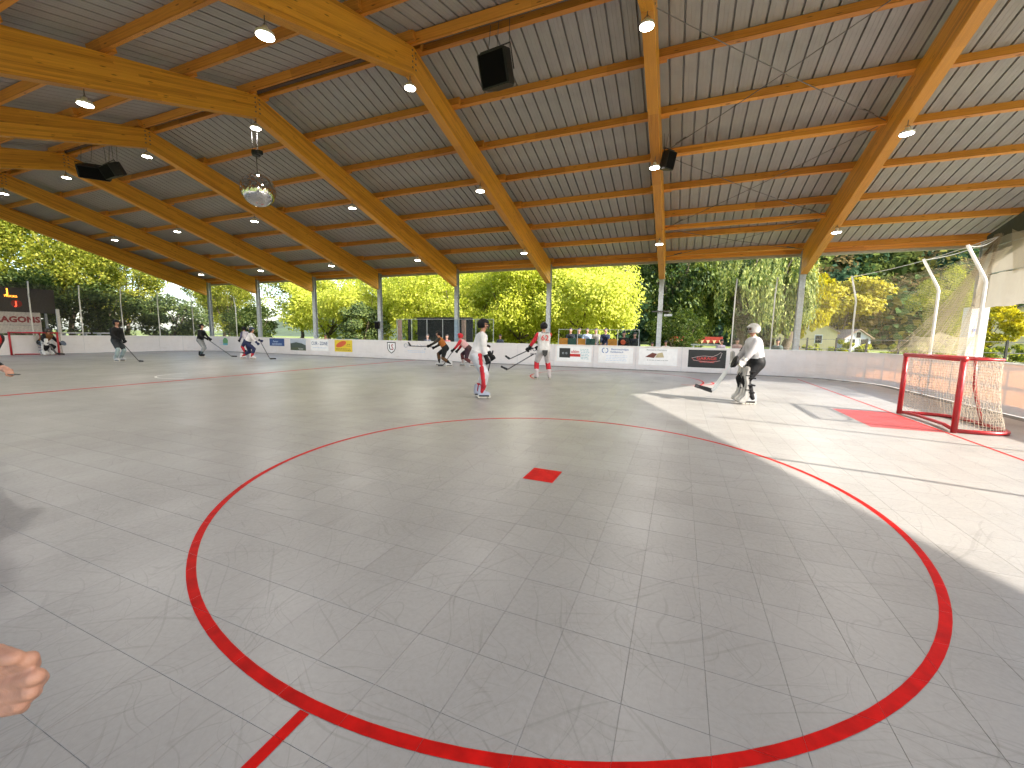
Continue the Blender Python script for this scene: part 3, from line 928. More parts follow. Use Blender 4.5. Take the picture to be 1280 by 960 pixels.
def ad_blue(mb):
    quad(mb, -3.52, -1.95, 0.26, 1.0, 0, 0.001)
    for a0 in (0, 1):
        mb.tube([(-3.28+a0*0.12+0.075*math.cos(t), YA-.005, 0.84+0.10*math.sin(t)) for t in np.linspace(1.2+a0*3, 4.9+a0*3, 9)], 0.018, 5, 1)
    put_text(mb, 'Electrotechnique', 0.12, (-2.55, YA-.005, 0.90), UX, UZ, 1, 0.95)
    put_text(mb, 'Installations.ch', 0.10, (-2.68, YA-.005, 0.78), UX, UZ, 1, 1.0)
    dash_lines(mb, -3.2, -2.2, 0.60, 0.022, 2, 4, 0.075)
advert(-2.8, [pW, pBl, pLB], ad_blue, 'pale advert with blue lettering and a round blue logo')
def ad_sq(mb):
    quad(mb, -5.55, -3.85, 0.26, 1.0, 0, 0.001)
    quad(mb, -5.42, -4.88, 0.44, 0.90, 1, 0.004)
    quad(mb, -4.88, -4.38, 0.50, 0.63, 2, 0.004)
    put_text(mb, 'ultim', 0.20, (-4.64, YA-.005, 0.74), UX, UZ, 2, 1.0)
    put_text(mb, 'o o', 0.2, (-5.15, YA-.006, 0.67), UX, UZ, 4, 1.0)
    dash_lines(mb, -4.4, -3.95, 0.85, 0.02, 3, 7, 0.075)
advert(-4.7, [pW, pB, pR, pTe, pGr], ad_sq, 'advert with a black square and a red strip')
def ad_to(mb):
    put_text(mb, 'TOP', 0.26, (-6.72, YA-.005, 0.78), UX, UZ, 0, 1.0); put_text(mb, 'SPORT', 0.12, (-6.72, YA-.005, 0.56), UX, UZ, 0, 1.2)
advert(-6.6, [flat('ink', (0.03, 0.03, 0.04))], ad_to, 'black lettering on the board behind the player')
def ad_grey(mb):
    put_text(mb, 'Maison du Sport', 0.17, (-13.75, YA-.005, 0.80), UX, UZ, 0, 1.05); put_text(mb, 'sa', 0.14, (-13.2, YA-.005, 0.64), UX, UZ, 0, 1)
    mb.tube([(-14.5+0.11*math.cos(t), YA-.005, 0.80+0.11*math.sin(t)) for t in np.linspace(0, 2*PI, 13)], 0.014, 4, 0)
    dash_lines(mb, -14.4, -13.2, 0.50, 0.02, 1, 2, 0.08)
advert(-13.8, [pGr, pLB], ad_grey, 'grey lettering with a small round mark')
def ad_shield(mb):
    sh_ = [(-15.83, 0.97), (-15.22, 0.97), (-15.22, 0.60), (-15.32, 0.44), (-15.525, 0.30), (-15.73, 0.44), (-15.83, 0.60)]
    mb.add([(a, YA-.001, b) for a, b in sh_], [tuple(range(7))], 0)
    mb.add([(-15.525+(a+15.525)*.84, YA-.003, .65+(b-.65)*.84) for a, b in sh_], [tuple(range(7))], 1)
    put_text(mb, 'S', 0.46, (-15.46, YA-.006, 0.66), UX, UZ, 2, 0.9)
    mb.tube([(-15.68, YA-.005, .85), (-15.64, YA-.005, .6), (-15.55, YA-.005, .52)], 0.03, 5, 0)
advert(-15.5, [pB, pW, flat('shield_red', (0.25, 0.03, 0.03))], ad_shield, 'shield emblem with a dark outline and an S')
def ad_yel(mb):
    quad(mb, -19.88, -18.46, 0.30, 1.02, 0, 0.001)
    el = [(-19.35+0.42*math.cos(t), 0.76+0.17*math.sin(t)+0.12*math.cos(t)) for t in np.linspace(0, 2*PI, 18)[:-1]]
    mb.add([(a, YA-.004, b) for a, b in el], [tuple(range(17))], 1)
    dash_lines(mb, -18.95, -18.55, 0.74, 0.04, 2, 2, 0.1); dash_lines(mb, -19.8, -18.55, 0.46, 0.04, 2, 2, 0.08)
advert(-19.1, [pY, flat('orange_red', (0.5, 0.08, 0.02)), flat('olive', (0.16, 0.12, 0.01))], ad_yel, 'yellow advert with a red oval')
def ad_zone(mb):
    quad(mb, -21.9, -20.4, 0.30, 1.0, 2, 0.001)
    put_text(mb, 'CUIR - ZONE', 0.30, (-21.15, YA-.005, 0.76), UX, UZ, 0, 0.78)
    dash_lines(mb, -21.75, -20.55, 0.48, 0.035, 1, 1)
advert(-21.1, [flat('zone_blue', (0.03, 0.08, 0.2)), pLB, pW], ad_zone, 'dark blue lettering over a pale line')
def ad_land(mb):
    quad(mb, -23.72, -22.34, 0.28, 1.02, 0, 0.001)
    mb.add([(-23.72, YA-.003, .28), (-22.34, YA-.003, .28), (-22.34, YA-.003, .62), (-22.7, YA-.003, .74), (-23.2, YA-.003, .80), (-23.72, YA-.003, .72)], [tuple(range(6))], 1)
    mb.add([(-23.72, YA-.005, .28), (-22.34, YA-.005, .28), (-22.34, YA-.005, .40), (-23.1, YA-.005, .50), (-23.72, YA-.005, .44)], [tuple(range(5))], 2)
    put_text(mb, 'Tourisme', 0.11, (-22.8, YA-.006, 0.38), UX, UZ, 3, 1)
advert(-23.0, [flat('photo_sky', (0.35, 0.40, 0.48)), flat('photo_hill', (0.05, 0.07, 0.06)), flat('photo_field', (0.07, 0.09, 0.05)), pW], ad_land, 'landscape photo advert with dark hills')
def ad_navy(mb):
    quad(mb, -25.68, -24.28, 0.52, 1.01, 0, 0.001)
    put_text(mb, 'Banque', 0.16, (-25.1, YA-.005, 0.82), UX, UZ, 1, 1); dash_lines(mb, -25.5, -24.5, 0.66, 0.03, 1, 2, 0.07)
advert(-25.0, [flat('navy2', (0.02, 0.06, 0.20)), pLB], ad_navy, 'navy blue advert with pale lettering')
def ad_emb(mb):
    dash_lines(mb, -31.4, -30.4, 0.72, 0.04, 0, 3, 0.12)
    mb.add([(-30.5, YA-.004, .45), (-30.0, YA-.004, .45), (-29.95, YA-.004, .80), (-30.1, YA-.004, .95), (-30.35, YA-.004, .97), (-30.52, YA-.004, .8)], [tuple(range(6))], 1)
    quad(mb, -30.5, -30.0, .45, .58, 2, .006)
advert(-30.7, [pLB, pG, pTe], ad_emb, 'green and blue emblem beside pale blue lettering')

# ------------------------------------------------------------------ end nets and their posts
def net_post(x, y, inward, label, base=0.0, bend=2.94, top=3.78, lean=0.42, r=0.035):
    e = tag(empty('net_post', (x, y, 0)), label, 'post', 'white bent posts carrying the safety nets')
    mb = MB(); iv = Vector(inward).normalized()
    mb.tube([(0, 0, 0), (0, 0, bend-0.05), tuple(iv*0.03+Vector((0, 0, bend+0.05))), tuple(iv*lean+Vector((0, 0, top)))], r, 8)
    link('post', mb.data('post', [M['whitepaint']], True), e)
    mb = MB(); mb.box((0, 0, 0.012-0.03), (0.16, 0.16, 0.02)); mb.box(tuple(-iv*0.0+Vector((0, 0, 1.0))), (0.11, 0.11, 0.07))
    link('clamp', mb.data('clamp', [M['steel']]), e)
    return e
XN = X1R+0.13
rposts = [15.2, 13.3, 10.3, 7.35, 4.75]
lab = ['beside the corner, left of the near goal', 'behind the near goal, the one closest to the corner column']
for i, yy in enumerate(rposts):
    net_post(XN, yy, (-1, 0, 0), 'white bent net post on the right end boards, %s from the far corner' % ['first', 'second', 'third', 'fourth', 'fifth'][i])
net_post(5.85, 18.72, (-0.7, -0.7, 0), 'white bent net post standing at the rounded far right corner', r=0.03)
for xx, q in ((2.0, 'left'), (3.42, 'right')):
    net_post(xx, 19.42, (0, -1, 0), 'slim net post behind the far boards by the willow, the %s of two' % q, top=3.9, bend=3.3, lean=0.2, r=0.025)
lp = [10.85, 12.9, 14.85, 16.85]
for i, yy in enumerate(lp):
    net_post(XL-0.13, yy, (1, 0, 0), 'slim white net post on the left end boards, %s from the left picture edge' % ['first', 'second', 'third', 'fourth'][i], top=4.03, bend=3.4, lean=0.1, r=0.032)
net_post(XL+0.55, 18.6, (0.5, -0.7, 0), 'slim white net post at the far left corner of the rink', top=4.03, bend=3.4, lean=0.1, r=0.03)
net_post(-29.3, 19.45, (0, -1, 0), 'slim white net post behind the far boards near the first column', top=3.8, bend=3.3, lean=0.1, r=0.03)

def net_sheet(name, path, zlo, zhi, nu, nv, mat, label, sag=0.1, wav=0.05, seed=0, top_fn=None, lean=None):
    """net hung along a ground path; gently waving, sagging between the posts"""
    rr = random.Random(seed)
    pts = [Vector((p_[0], p_[1], 0)) for p_ in path]
    seg = [0]
    for a, b in zip(pts[:-1], pts[1:]): seg.append(seg[-1]+(b-a).length)
    tot = seg[-1]
    ph = [rr.uniform(0, 6.28) for _ in range(6)]
    vs, fs, uvs = [], [], []
    for i in range(nu+1):
        s = tot*i/nu
        k = max(0, min(len(seg)-2, next((q for q in range(len(seg)-1) if s <= seg[q+1]+1e-9), len(seg)-2)))
        t = (s-seg[k])/(seg[k+1]-seg[k])
        b = pts[k].lerp(pts[k+1], t)
        d = (pts[k+1]-pts[k]).normalized(); nrm = Vector((-d.y, d.x, 0))
        hi = zhi-sag*math.sin(PI*t)
        if top_fn: hi = top_fn(s/tot, hi)
        lo = zlo+0.02*math.sin(s*2+ph[3])
        for j in range(nv+1):
            v = j/nv
            z = lo+(hi-lo)*v
            o = wav*(math.sin(s*1.7+ph[0]+v*2)+0.5*math.sin(s*4.1+ph[1]-v*3)+0.3*math.sin(s*9+ph[2]+v))
            ln = 0
            if lean and z > lean[0]: ln = lean[1]*(z-lean[0])/(3.78-lean[0])
            vs.append(b+nrm*(o+ln)+Vector((0, 0, z))); uvs.append((s, z))
    for i in range(nu):
        for j in range(nv):
            a = i*(nv+1)+j
            fs.append((a, a+nv+1, a+nv+2, a+1))
    me = bpy.data.meshes.new(name); me.from_pydata(vs, [], fs); me.materials.append(mat)
    ul = me.uv_layers.new(name='UVMap')
    for lpq in me.loops: ul.data[lpq.index].uv = uvs[lpq.vertex_index]
    me.polygons.foreach_set('use_smooth', [True]*len(fs))
    return tag(link(name, me), label, 'net')
cornerp = [(X1R+0.1-RC+RC*math.cos(a), ycr+RC*math.sin(a)+0.1) for a in np.linspace(PI/2, 0, 7)]
net_sheet('safety_net', [(2.0, 19.42), (3.42, 19.42)]+cornerp+[(XN, 15.2), (XN, 13.3)], 1.12, 3.75, 110, 16, M['safetynet'], 'sand coloured safety net hung round the right end behind the goal', 0.10, 0.03, 1, None, (2.94, 0.40))
net_sheet('gathered_net', [(XN-0.1, 16.2), (XN-0.15, 14.3), (XN-0.1, 12.9)], 1.2, 1.75, 60, 10, M['densenet'], 'folded lower net doubled up behind the near goal', 0.15, 0.06, 2)
def slung_net(apex, b0, b1, mat, label, nu=30, nv=26):
    vs, fs, uv = [], [], []
    A = Vector(apex); B0, B1 = Vector(b0), Vector(b1)
    for i in range(nu+1):
        base = B0.lerp(B1, i/nu)
        for j in range(nv+1):
            t = j/nv
            q = base.lerp(A+Vector((0, 0.25*(i/nu-.5), 0)), t)
            q += Vector((0.09*math.sin(i*1.1+t*3)*(1-t)+0.05*math.sin(i*2.7), 0.05*math.sin(i*1.9+t*2), -0.35*math.sin(PI*t)))
            vs.append(q); uv.append((i/nu*2.6, t*4.0))
    for i in range(nu):
        for j in range(nv):
            a = i*(nv+1)+j; fs.append((a, a+nv+1, a+nv+2, a+1))
    me = bpy.data.meshes.new('slung_net'); me.from_pydata(vs, [], fs); me.materials.append(mat)
    ul = me.uv_layers.new(name='UVMap')
    for q in me.loops: ul.data[q.index].uv = uv[q.vertex_index]
    me.polygons.foreach_set('use_smooth', [True]*len(fs))
    return tag(link('slung_net', me), label, 'net')
slung_net((8.95, 17.85, 4.85), (6.5, 17.4, 1.12), (6.55, 15.0, 1.12), M['safetynet'], 'warm coloured net drawn up to the gable corner in a wedge')
slung_net((8.9, 17.7, 4.8), (6.6, 14.6, 1.12), (6.6, 13.35, 1.12), M['safetynet'], 'narrow net wedge drawn up beside the white corner column', 20)
net_sheet('hanging_net', [(9.15, 17.5), (9.45, 16.2)], 3.6, 4.9, 16, 10, M['densenet'], 'gathered net slung under the right gable corner', 0.3, 0.1, 9)
net_sheet('safety_net', [(XL-0.13, 6.5), (XL-0.13, 8.8), (XL-0.13, 10.85), (XL-0.13, 12.9), (XL-0.13, 14.85), (XL-0.13, 16.85), (XL+0.55, 18.6), (XL+2.2, 19.4), (-29.3, 19.45)], 1.12, 3.95, 120, 10, net_mat('far_net_mesh', (0.10, 0.095, 0.085), 0.05, 0.13), 'dark safety net across the left end of the rink', 0.06, 0.03, 3)
# ropes of the right net
rp_ = MB()
for (a, b) in (((XN-.4, 15.2, 3.75), (8.9, 17.7, 4.75)), ((XN-.4, 13.3, 3.75), (8.9, 17.7, 4.75)), ((5.6, 18.4, 3.75), (8.9, 17.7, 4.75))):
    a, b = Vector(a), Vector(b)
    rp_.tube([a.lerp(b, t)-Vector((0, 0, 0.12*math.sin(PI*t))) for t in np.linspace(0, 1, 8)], 0.012, 5)
tag(rp_.build('net_rope', M['whitepaint']), 'white ropes tying the right net up to the gable corner', 'rope')

# white screen at the right gable
sc_ = empty('wind_screen', (9.42, 18.0, 2.6)); tag(sc_, 'white fabric screen hanging at the right gable end above the lawn', 'screen')
for (z0, z1, nm) in ((2.66, 3.75, 'lower_panel'), (3.77, 4.92, 'upper_panel')):
    mb = MB(); nu, nv = 40, 8
    for i in range(nu+1):
        for j in range(nv+1):
            yy = 19.45-4.3*i/nu; z = z0+(z1-z0)*j/nv
            mb.v.append((0.02*math.sin(i*0.9)+0.012*math.sin(i*2.3+j), yy-18.0, z-2.6-0.03*math.sin(PI*((i*4/nu) % 1))))
    for i in range(nu):
        for j in range(nv):
            a = i*(nv+1)+j; mb.f.append((a, a+nv+1, a+nv+2, a+1)); mb.m.append(0)
    link(nm, mb.data(nm, [M['curtain']], True), sc_)
mb = MB(); mb.tube([(0, 1.45, 2.05), (0, -2.9, 2.05)], 0.02, 6); mb.tube([(0, 1.45, 1.16), (0, -2.9, 1.16)], 0.015, 6)
link('rail', mb.data('rail', [M['steel']]), sc_)

# ------------------------------------------------------------------ goals
def goal(loc, rz_, label):
    """mouth faces local -x; width along y"""
    e = tag(empty('hockey_goal', loc, rz_), label, 'goal')
    W2, Hh, D, r = 0.915, 1.22, 0.64, 0.042
    for s in (-1, 1):
        mb = MB(); mb.tube([(0, s*W2, 0), (0, s*W2, Hh)], r, 12); link('goal_post', mb.data('goal_post', [M['red']], True), e)
    mb = MB(); mb.tube([(0, -W2-r, Hh), (0, W2+r, Hh)], r, 12); link('crossbar', mb.data('crossbar', [M['red']], True), e)
    def outline(d, z, n=8, rad=0.42):
        pts = [(0, -W2, z)]
        for k in range(n+1):
            a = PI/2*k/n; pts.append((d-rad+rad*math.sin(a), -W2+rad-rad*math.cos(a), z))
        for k in range(n+1):
            a = PI/2*k/n; pts.append((d-rad+rad*math.cos(a), W2-rad+rad*math.sin(a), z))
        pts.append((0, W2, z)); return pts
    mb = MB(); mb.tube(outline(D+0.18, 0.035), 0.034, 8); link('base_frame', mb.data('base_frame', [M['red']], True), e)
    mb = MB(); mb.tube(outline(D*0.92, Hh, rad=0.3), 0.02, 8); link('top_frame', mb.data('top_frame', [M['red']], True), e)
    mb = MB(); mb.tube([(D*0.92, 0, Hh), (D*0.98, 0, 0.7), (D+0.16, 0, 0.04)], 0.026, 8); link('back_stay', mb.data('back_stay', [M['red']], True), e)
    mb = MB(); mb.tube([(0.02, W2-0.1, 0.05), (0.1, 0.4, 0.055), (0.1, -0.4, 0.055), (0.02, -W2+0.1, 0.05)], 0.03, 8); link('base_padding', mb.data('base_padding', [M['red']], True), e)
    # netting: cords from the top outline down to the base outline
    def dense(o, n):
        pts = [Vector(q) for q in o]; seg = [0]
        for a, b in zip(pts[:-1], pts[1:]): seg.append(seg[-1]+(b-a).length)
        res = []
        for i in range(n+1):
            s = seg[-1]*i/n
            k = next((q for q in range(len(seg)-1) if s <= seg[q+1]+1e-9), len(seg)-2)
            res.append(pts[k].lerp(pts[k+1], (s-seg[k])/(seg[k+1]-seg[k])))
        return res
    nu, nv = 62, 24
    top, bot = dense(outline(D*0.92, Hh-0.01, rad=0.3), nu), dense(outline(D+0.15, 0.05), nu)
    grid = []
    for i in range(nu+1):
        row = []
        for j in range(nv+1):
            t = j/nv
            q = top[i].lerp(bot[i], t)
            bulge = 0.10*math.sin(PI*t)*math.sin(PI*i/nu)-0.16*math.sin(PI*t)*math.sin(PI*i/nu)
            q = q+Vector((bulge, 0, 0))+Vector((random.gauss(0, .004), random.gauss(0, .004), random.gauss(0, .004)))
            row.append(q)
        grid.append(row)
    nb = MB()
    for i in range(nu+1): nb.tube(grid[i], 0.0030, 3, 0, False)
    for j in range(nv+1): nb.tube([grid[i][j] for i in range(nu+1)], 0.0030, 3, 0, False)
    for i in range(1, 26):   # roof of the net
        yy = -W2+2*W2*i/26
        nb.tube([(0, yy, Hh-.01), (D*0.45, yy, Hh-.03), (D*0.9*(1 if abs(yy) < .6 else .7), yy, Hh-.01)], 0.0030, 3, 0, False)
    for i in range(1, 7): nb.tube([(D*0.9*i/7, -W2*.95, Hh-.02), (D*.9*i/7, W2*.95, Hh-.02)], 0.0030, 3, 0, False)
    tag(link('goal_net', nb.data('goal_net', [M['netcord']]), e), kind='stuff')
    return e
goal((4.28, 9.80, 0), 0, 'red framed hockey goal with white net in the sunlit right end')
e = goal((-32.65, 10.6, 0), 2.45, 'red framed hockey goal at the far left end behind the goalkeeper')
# gathered dark checked cloth at the post
mb = MB(); mb.box((0.14, -0.86, 1.08), (0.2, 0.02, 0.2))
# ------------------------------------------------------------------ people
def capsule_geo(mb, a, b, ra_, rb_, n=10, h=3):
    a, b = Vector(a), Vector(b)
    d = b-a
    if d.length < 1e-5: d = Vector((0, 0, 1e-4)); b = a+d
    u = d.normalized(); x = u.orthogonal().normalized(); y = u.cross(x)
    rings = []
    for k in range(h+1):
        t = -PI/2+PI/2*k/h; rings.append((a+u*(ra_*math.sin(t)), ra_*math.cos(t)))
    for k in range(h+1):
        t = PI/2*k/h; rings.append((b+u*(rb_*math.sin(t)), rb_*math.cos(t)))
    o = len(mb.v)
    for c, r in rings:
        r = max(r, 1e-4)
        for k in range(n):
            an = 2*PI*k/n; mb.v.append(tuple(c+(x*math.cos(an)+y*math.sin(an))*r))
    for i in range(len(rings)-1):
        for k in range(n):
            k2 = (k+1) % n; mb.f.append((o+i*n+k, o+i*n+k2, o+(i+1)*n+k2, o+(i+1)*n+k)); mb.m.append(0)
    mb.f.append(tuple(o+k for k in reversed(range(n)))); mb.m.append(0)
    e_ = o+(len(rings)-1)*n; mb.f.append(tuple(e_+k for k in range(n))); mb.m.append(0)

def fuse(prims, mats, name, voxel=0.02, smooth=3):
    """join tapered limbs into one continuous skin; each face takes the colour of the limb it lies on"""
    mb = MB()
    for (a, b, r0, r1, mi) in prims: capsule_geo(mb, a, b, r0, r1)
    me0 = mb.data('tmp', [])
    o = bpy.data.objects.new('tmp', me0); COL.objects.link(o)
    md = o.modifiers.new('r', 'REMESH'); md.mode = 'VOXEL'; md.voxel_size = voxel; md.use_smooth_shade = True
    if smooth:
        sm = o.modifiers.new('s', 'SMOOTH'); sm.factor = 0.5; sm.iterations = smooth
    dg = bpy.context.evaluated_depsgraph_get()
    me = bpy.data.meshes.new_from_object(o.evaluated_get(dg))
    bpy.data.objects.remove(o); bpy.data.meshes.remove(me0)
    me.name = name
    nf = len(me.polygons)
    cen = np.empty(nf*3); me.polygons.foreach_get('center', cen); cen = cen.reshape(-1, 3)
    best = np.full(nf, 1e9); idx = np.zeros(nf, int)
    for (a, b, r0, r1, mi) in prims:
        a = np.array(a, float); b = np.array(b, float); ab = b-a; l2 = max(ab@ab, 1e-9)
        t = np.clip(((cen-a)@ab)/l2, 0, 1)
        d = np.linalg.norm(cen-(a+t[:, None]*ab), axis=1)-(r0+(r1-r0)*t)
        k = d < best; best[k] = d[k]; idx[k] = mi
    me.materials.clear()
    for q in mats: me.materials.append(q)
    me.polygons.foreach_set('material_index', idx.astype(np.int32))
    me.polygons.foreach_set('use_smooth', [True]*nf)
    return me

def ik(a, b, l1, l2, pole):
    a, b, pole = Vector(a), Vector(b), Vector(pole)
    d = b-a; L_ = d.length
    if L_ > (l1+l2)*0.995: b = a+d.normalized()*(l1+l2)*0.995; d = b-a; L_ = d.length
    u = d.normalized()
    c = (l1*l1-l2*l2+L_*L_)/(2*L_)
    hgt = math.sqrt(max(l1*l1-c*c, 1e-6))
    pv = pole-u*pole.dot(u); pv = pv.normalized()
    return a+u*c+pv*hgt, b

# shared gear meshes ------------------------------------------------
def gear():
    G = {}
    # boot + wheels, toe to +y, sole height at z=0 -> wheels below
    mb = MB()
    prof = [(-0.11, 0.075), (0.17, 0.075), (0.185, 0.10), (0.15, 0.14), (0.05, 0.17), (0.03, 0.29), (-0.09, 0.31), (-0.115, 0.15)]
    mb.prism([(-0.045, y, z) for y, z in prof], (0.09, 0, 0))
    G['boot'] = mb
    wf = MB()
    wf.box((0, 0.03, 0.058), (0.03, 0.24, 0.035))
    for y in (-0.085, -0.008, 0.069, 0.146): wf.lathe([(0, -.012), (.034, -.012), (.04, 0), (.034, .012), (0, .012)], 12, 1, (0, y, 0.04), Matrix(((0, 0, 1), (0, 1, 0), (-1, 0, 0))))
    G['wheels'] = wf
    return G
GEAR = gear()
def boot_me(c):
    return bev(GEAR['boot'].data('skate', [c]), 0.012, 2)
WHEEL_ME = GEAR['wheels'].data('wheel_frame', [M['black'], simple('urethane_wheel', (0.55, 0.5, 0.42), rough=0.4)])
BOOTS = {}
def glove_data(mat):
    """padded glove closed round a shaft that runs along local z; cuff towards -y"""
    pr = [((0, -0.03, 0), (0, 0.035, 0), .052, .05, 0), ((0, -0.11, 0), (0, -0.04, 0), .062, .05, 1)]
    for k, z in enumerate((0.045, 0.016, -0.014, -0.042)):
        pr += [((0.035, 0.05, z), (0.015, 0.085, z), .019, .018, 0), ((0.015, 0.085, z), (-0.03, 0.075, z), .018, .016, 0)]
    pr += [((-0.03, 0.0, 0.05), (-0.045, 0.05, 0.055), .022, .017, 0), ((-0.045, 0.05, 0.055), (-0.02, 0.085, 0.05), .017, .014, 0)]
    return fuse(pr, [mat, mat], 'glove', 0.009, 2)
GLOVES = {}
def glove(mat):
    if mat.name not in GLOVES: GLOVES[mat.name] = glove_data(mat)
    return GLOVES[mat.name]
def helmet_data(mat, cage=False, mask=False):
    mb = MB(); nu, nv = 20, 12
    idx = {}
    for j in range(nv+1):
        t = PI*0.02+PI*0.72*j/nv
        for i in range(nu):
            a = 2*PI*i/nu
            r = 0.128
            x, y, z = r*math.sin(t)*math.cos(a)*0.93, r*math.sin(t)*math.sin(a)*1.12, r*math.cos(t)*1.02
            idx[(i, j)] = len(mb.v); mb.v.append((x, y, z))
    for j in range(nv):
        for i in range(nu):
            i2 = (i+1) % nu
            a = 2*PI*(i+.5)/nu; t = PI*0.02+PI*0.72*(j+.5)/nv
            front = math.sin(a) > 0.45
            if not mask and front and t > PI*0.44: continue
            if mask and front and PI*0.44 < t < PI*0.6 and math.sin(a) > 0.6: continue
            mb.f.append((idx[(i, j)], idx[(i, j+1)], idx[(i2, j+1)], idx[(i2, j)])); mb.m.append(0)
    mb.add([(idx_ and 0, 0, 0) for idx_ in ()], [])
    top = len(mb.v); mb.v.append((0, 0, 0.132))
    for i in range(nu): mb.f.append((top, idx[(i, 0)], idx[((i+1) % nu, 0)])); mb.m.append(0)
    me = mb.data('helmet', [mat], True)
    o = bpy.data.objects.new('t', me); COL.objects.link(o)
    sl_ = o.modifiers.new('s', 'SOLIDIFY'); sl_.thickness = 0.014; sl_.offset = -1
    me2 = bpy.data.meshes.new_from_object(o.evaluated_get(bpy.context.evaluated_depsgraph_get()))
    bpy.data.objects.remove(o); bpy.data.meshes.remove(me)
    return me2
def cage_data():
    mb = MB()
    for x in (-0.06, -0.02, 0.02, 0.06): mb.tube([(x, 0.125-abs(x)*.4, 0.02), (x, 0.15-abs(x)*.4, -0.05), (x*.8, 0.12-abs(x)*.3, -0.13)], 0.0045, 4)
    for z in (-0.02, -0.06, -0.10): mb.tube([(-0.10, 0.06, z), (-0.06, 0.12, z), (0, 0.148, z), (0.06, 0.12, z), (0.10, 0.06, z)], 0.0045, 4)
    return mb.data('face_cage', [M['black']])
CAGE = cage_data()
vm, vnt, vout = new_mat('clear_visor')
vg = vnt.nodes.new('ShaderNodeBsdfGlossy'); vg.inputs['Roughness'].default_value = 0.05; vt = vnt.nodes.new('ShaderNodeBsdfTransparent'); vt.inputs[0].default_value = (0.85, 0.9, 0.95, 1)
vf = vnt.nodes.new('ShaderNodeFresnel'); vmx = vnt.nodes.new('ShaderNodeMixShader'); vmx.inputs[0].default_value = 0.006; L(vnt, vt.outputs[0], vmx.inputs[1]); L(vnt, vg.outputs[0], vmx.inputs[2]); L(vnt, vmx.outputs[0], vout.inputs[0])
M['glass'] = vm
def visor_data():
    mb = MB(); n = 10
    for j, z in enumerate((0.03, -0.075)):
        for i in range(n+1):
            a = PI*0.12+PI*0.76*i/n; mb.v.append((0.125*math.cos(a), 0.15*math.sin(a), z))
    for i in range(n): mb.f.append((i, i+1, n+2+i, n+1+i)); mb.m.append(0)
    return mb.data('visor', [M['glass']], True)
VISOR = visor_data()
HELM = {}

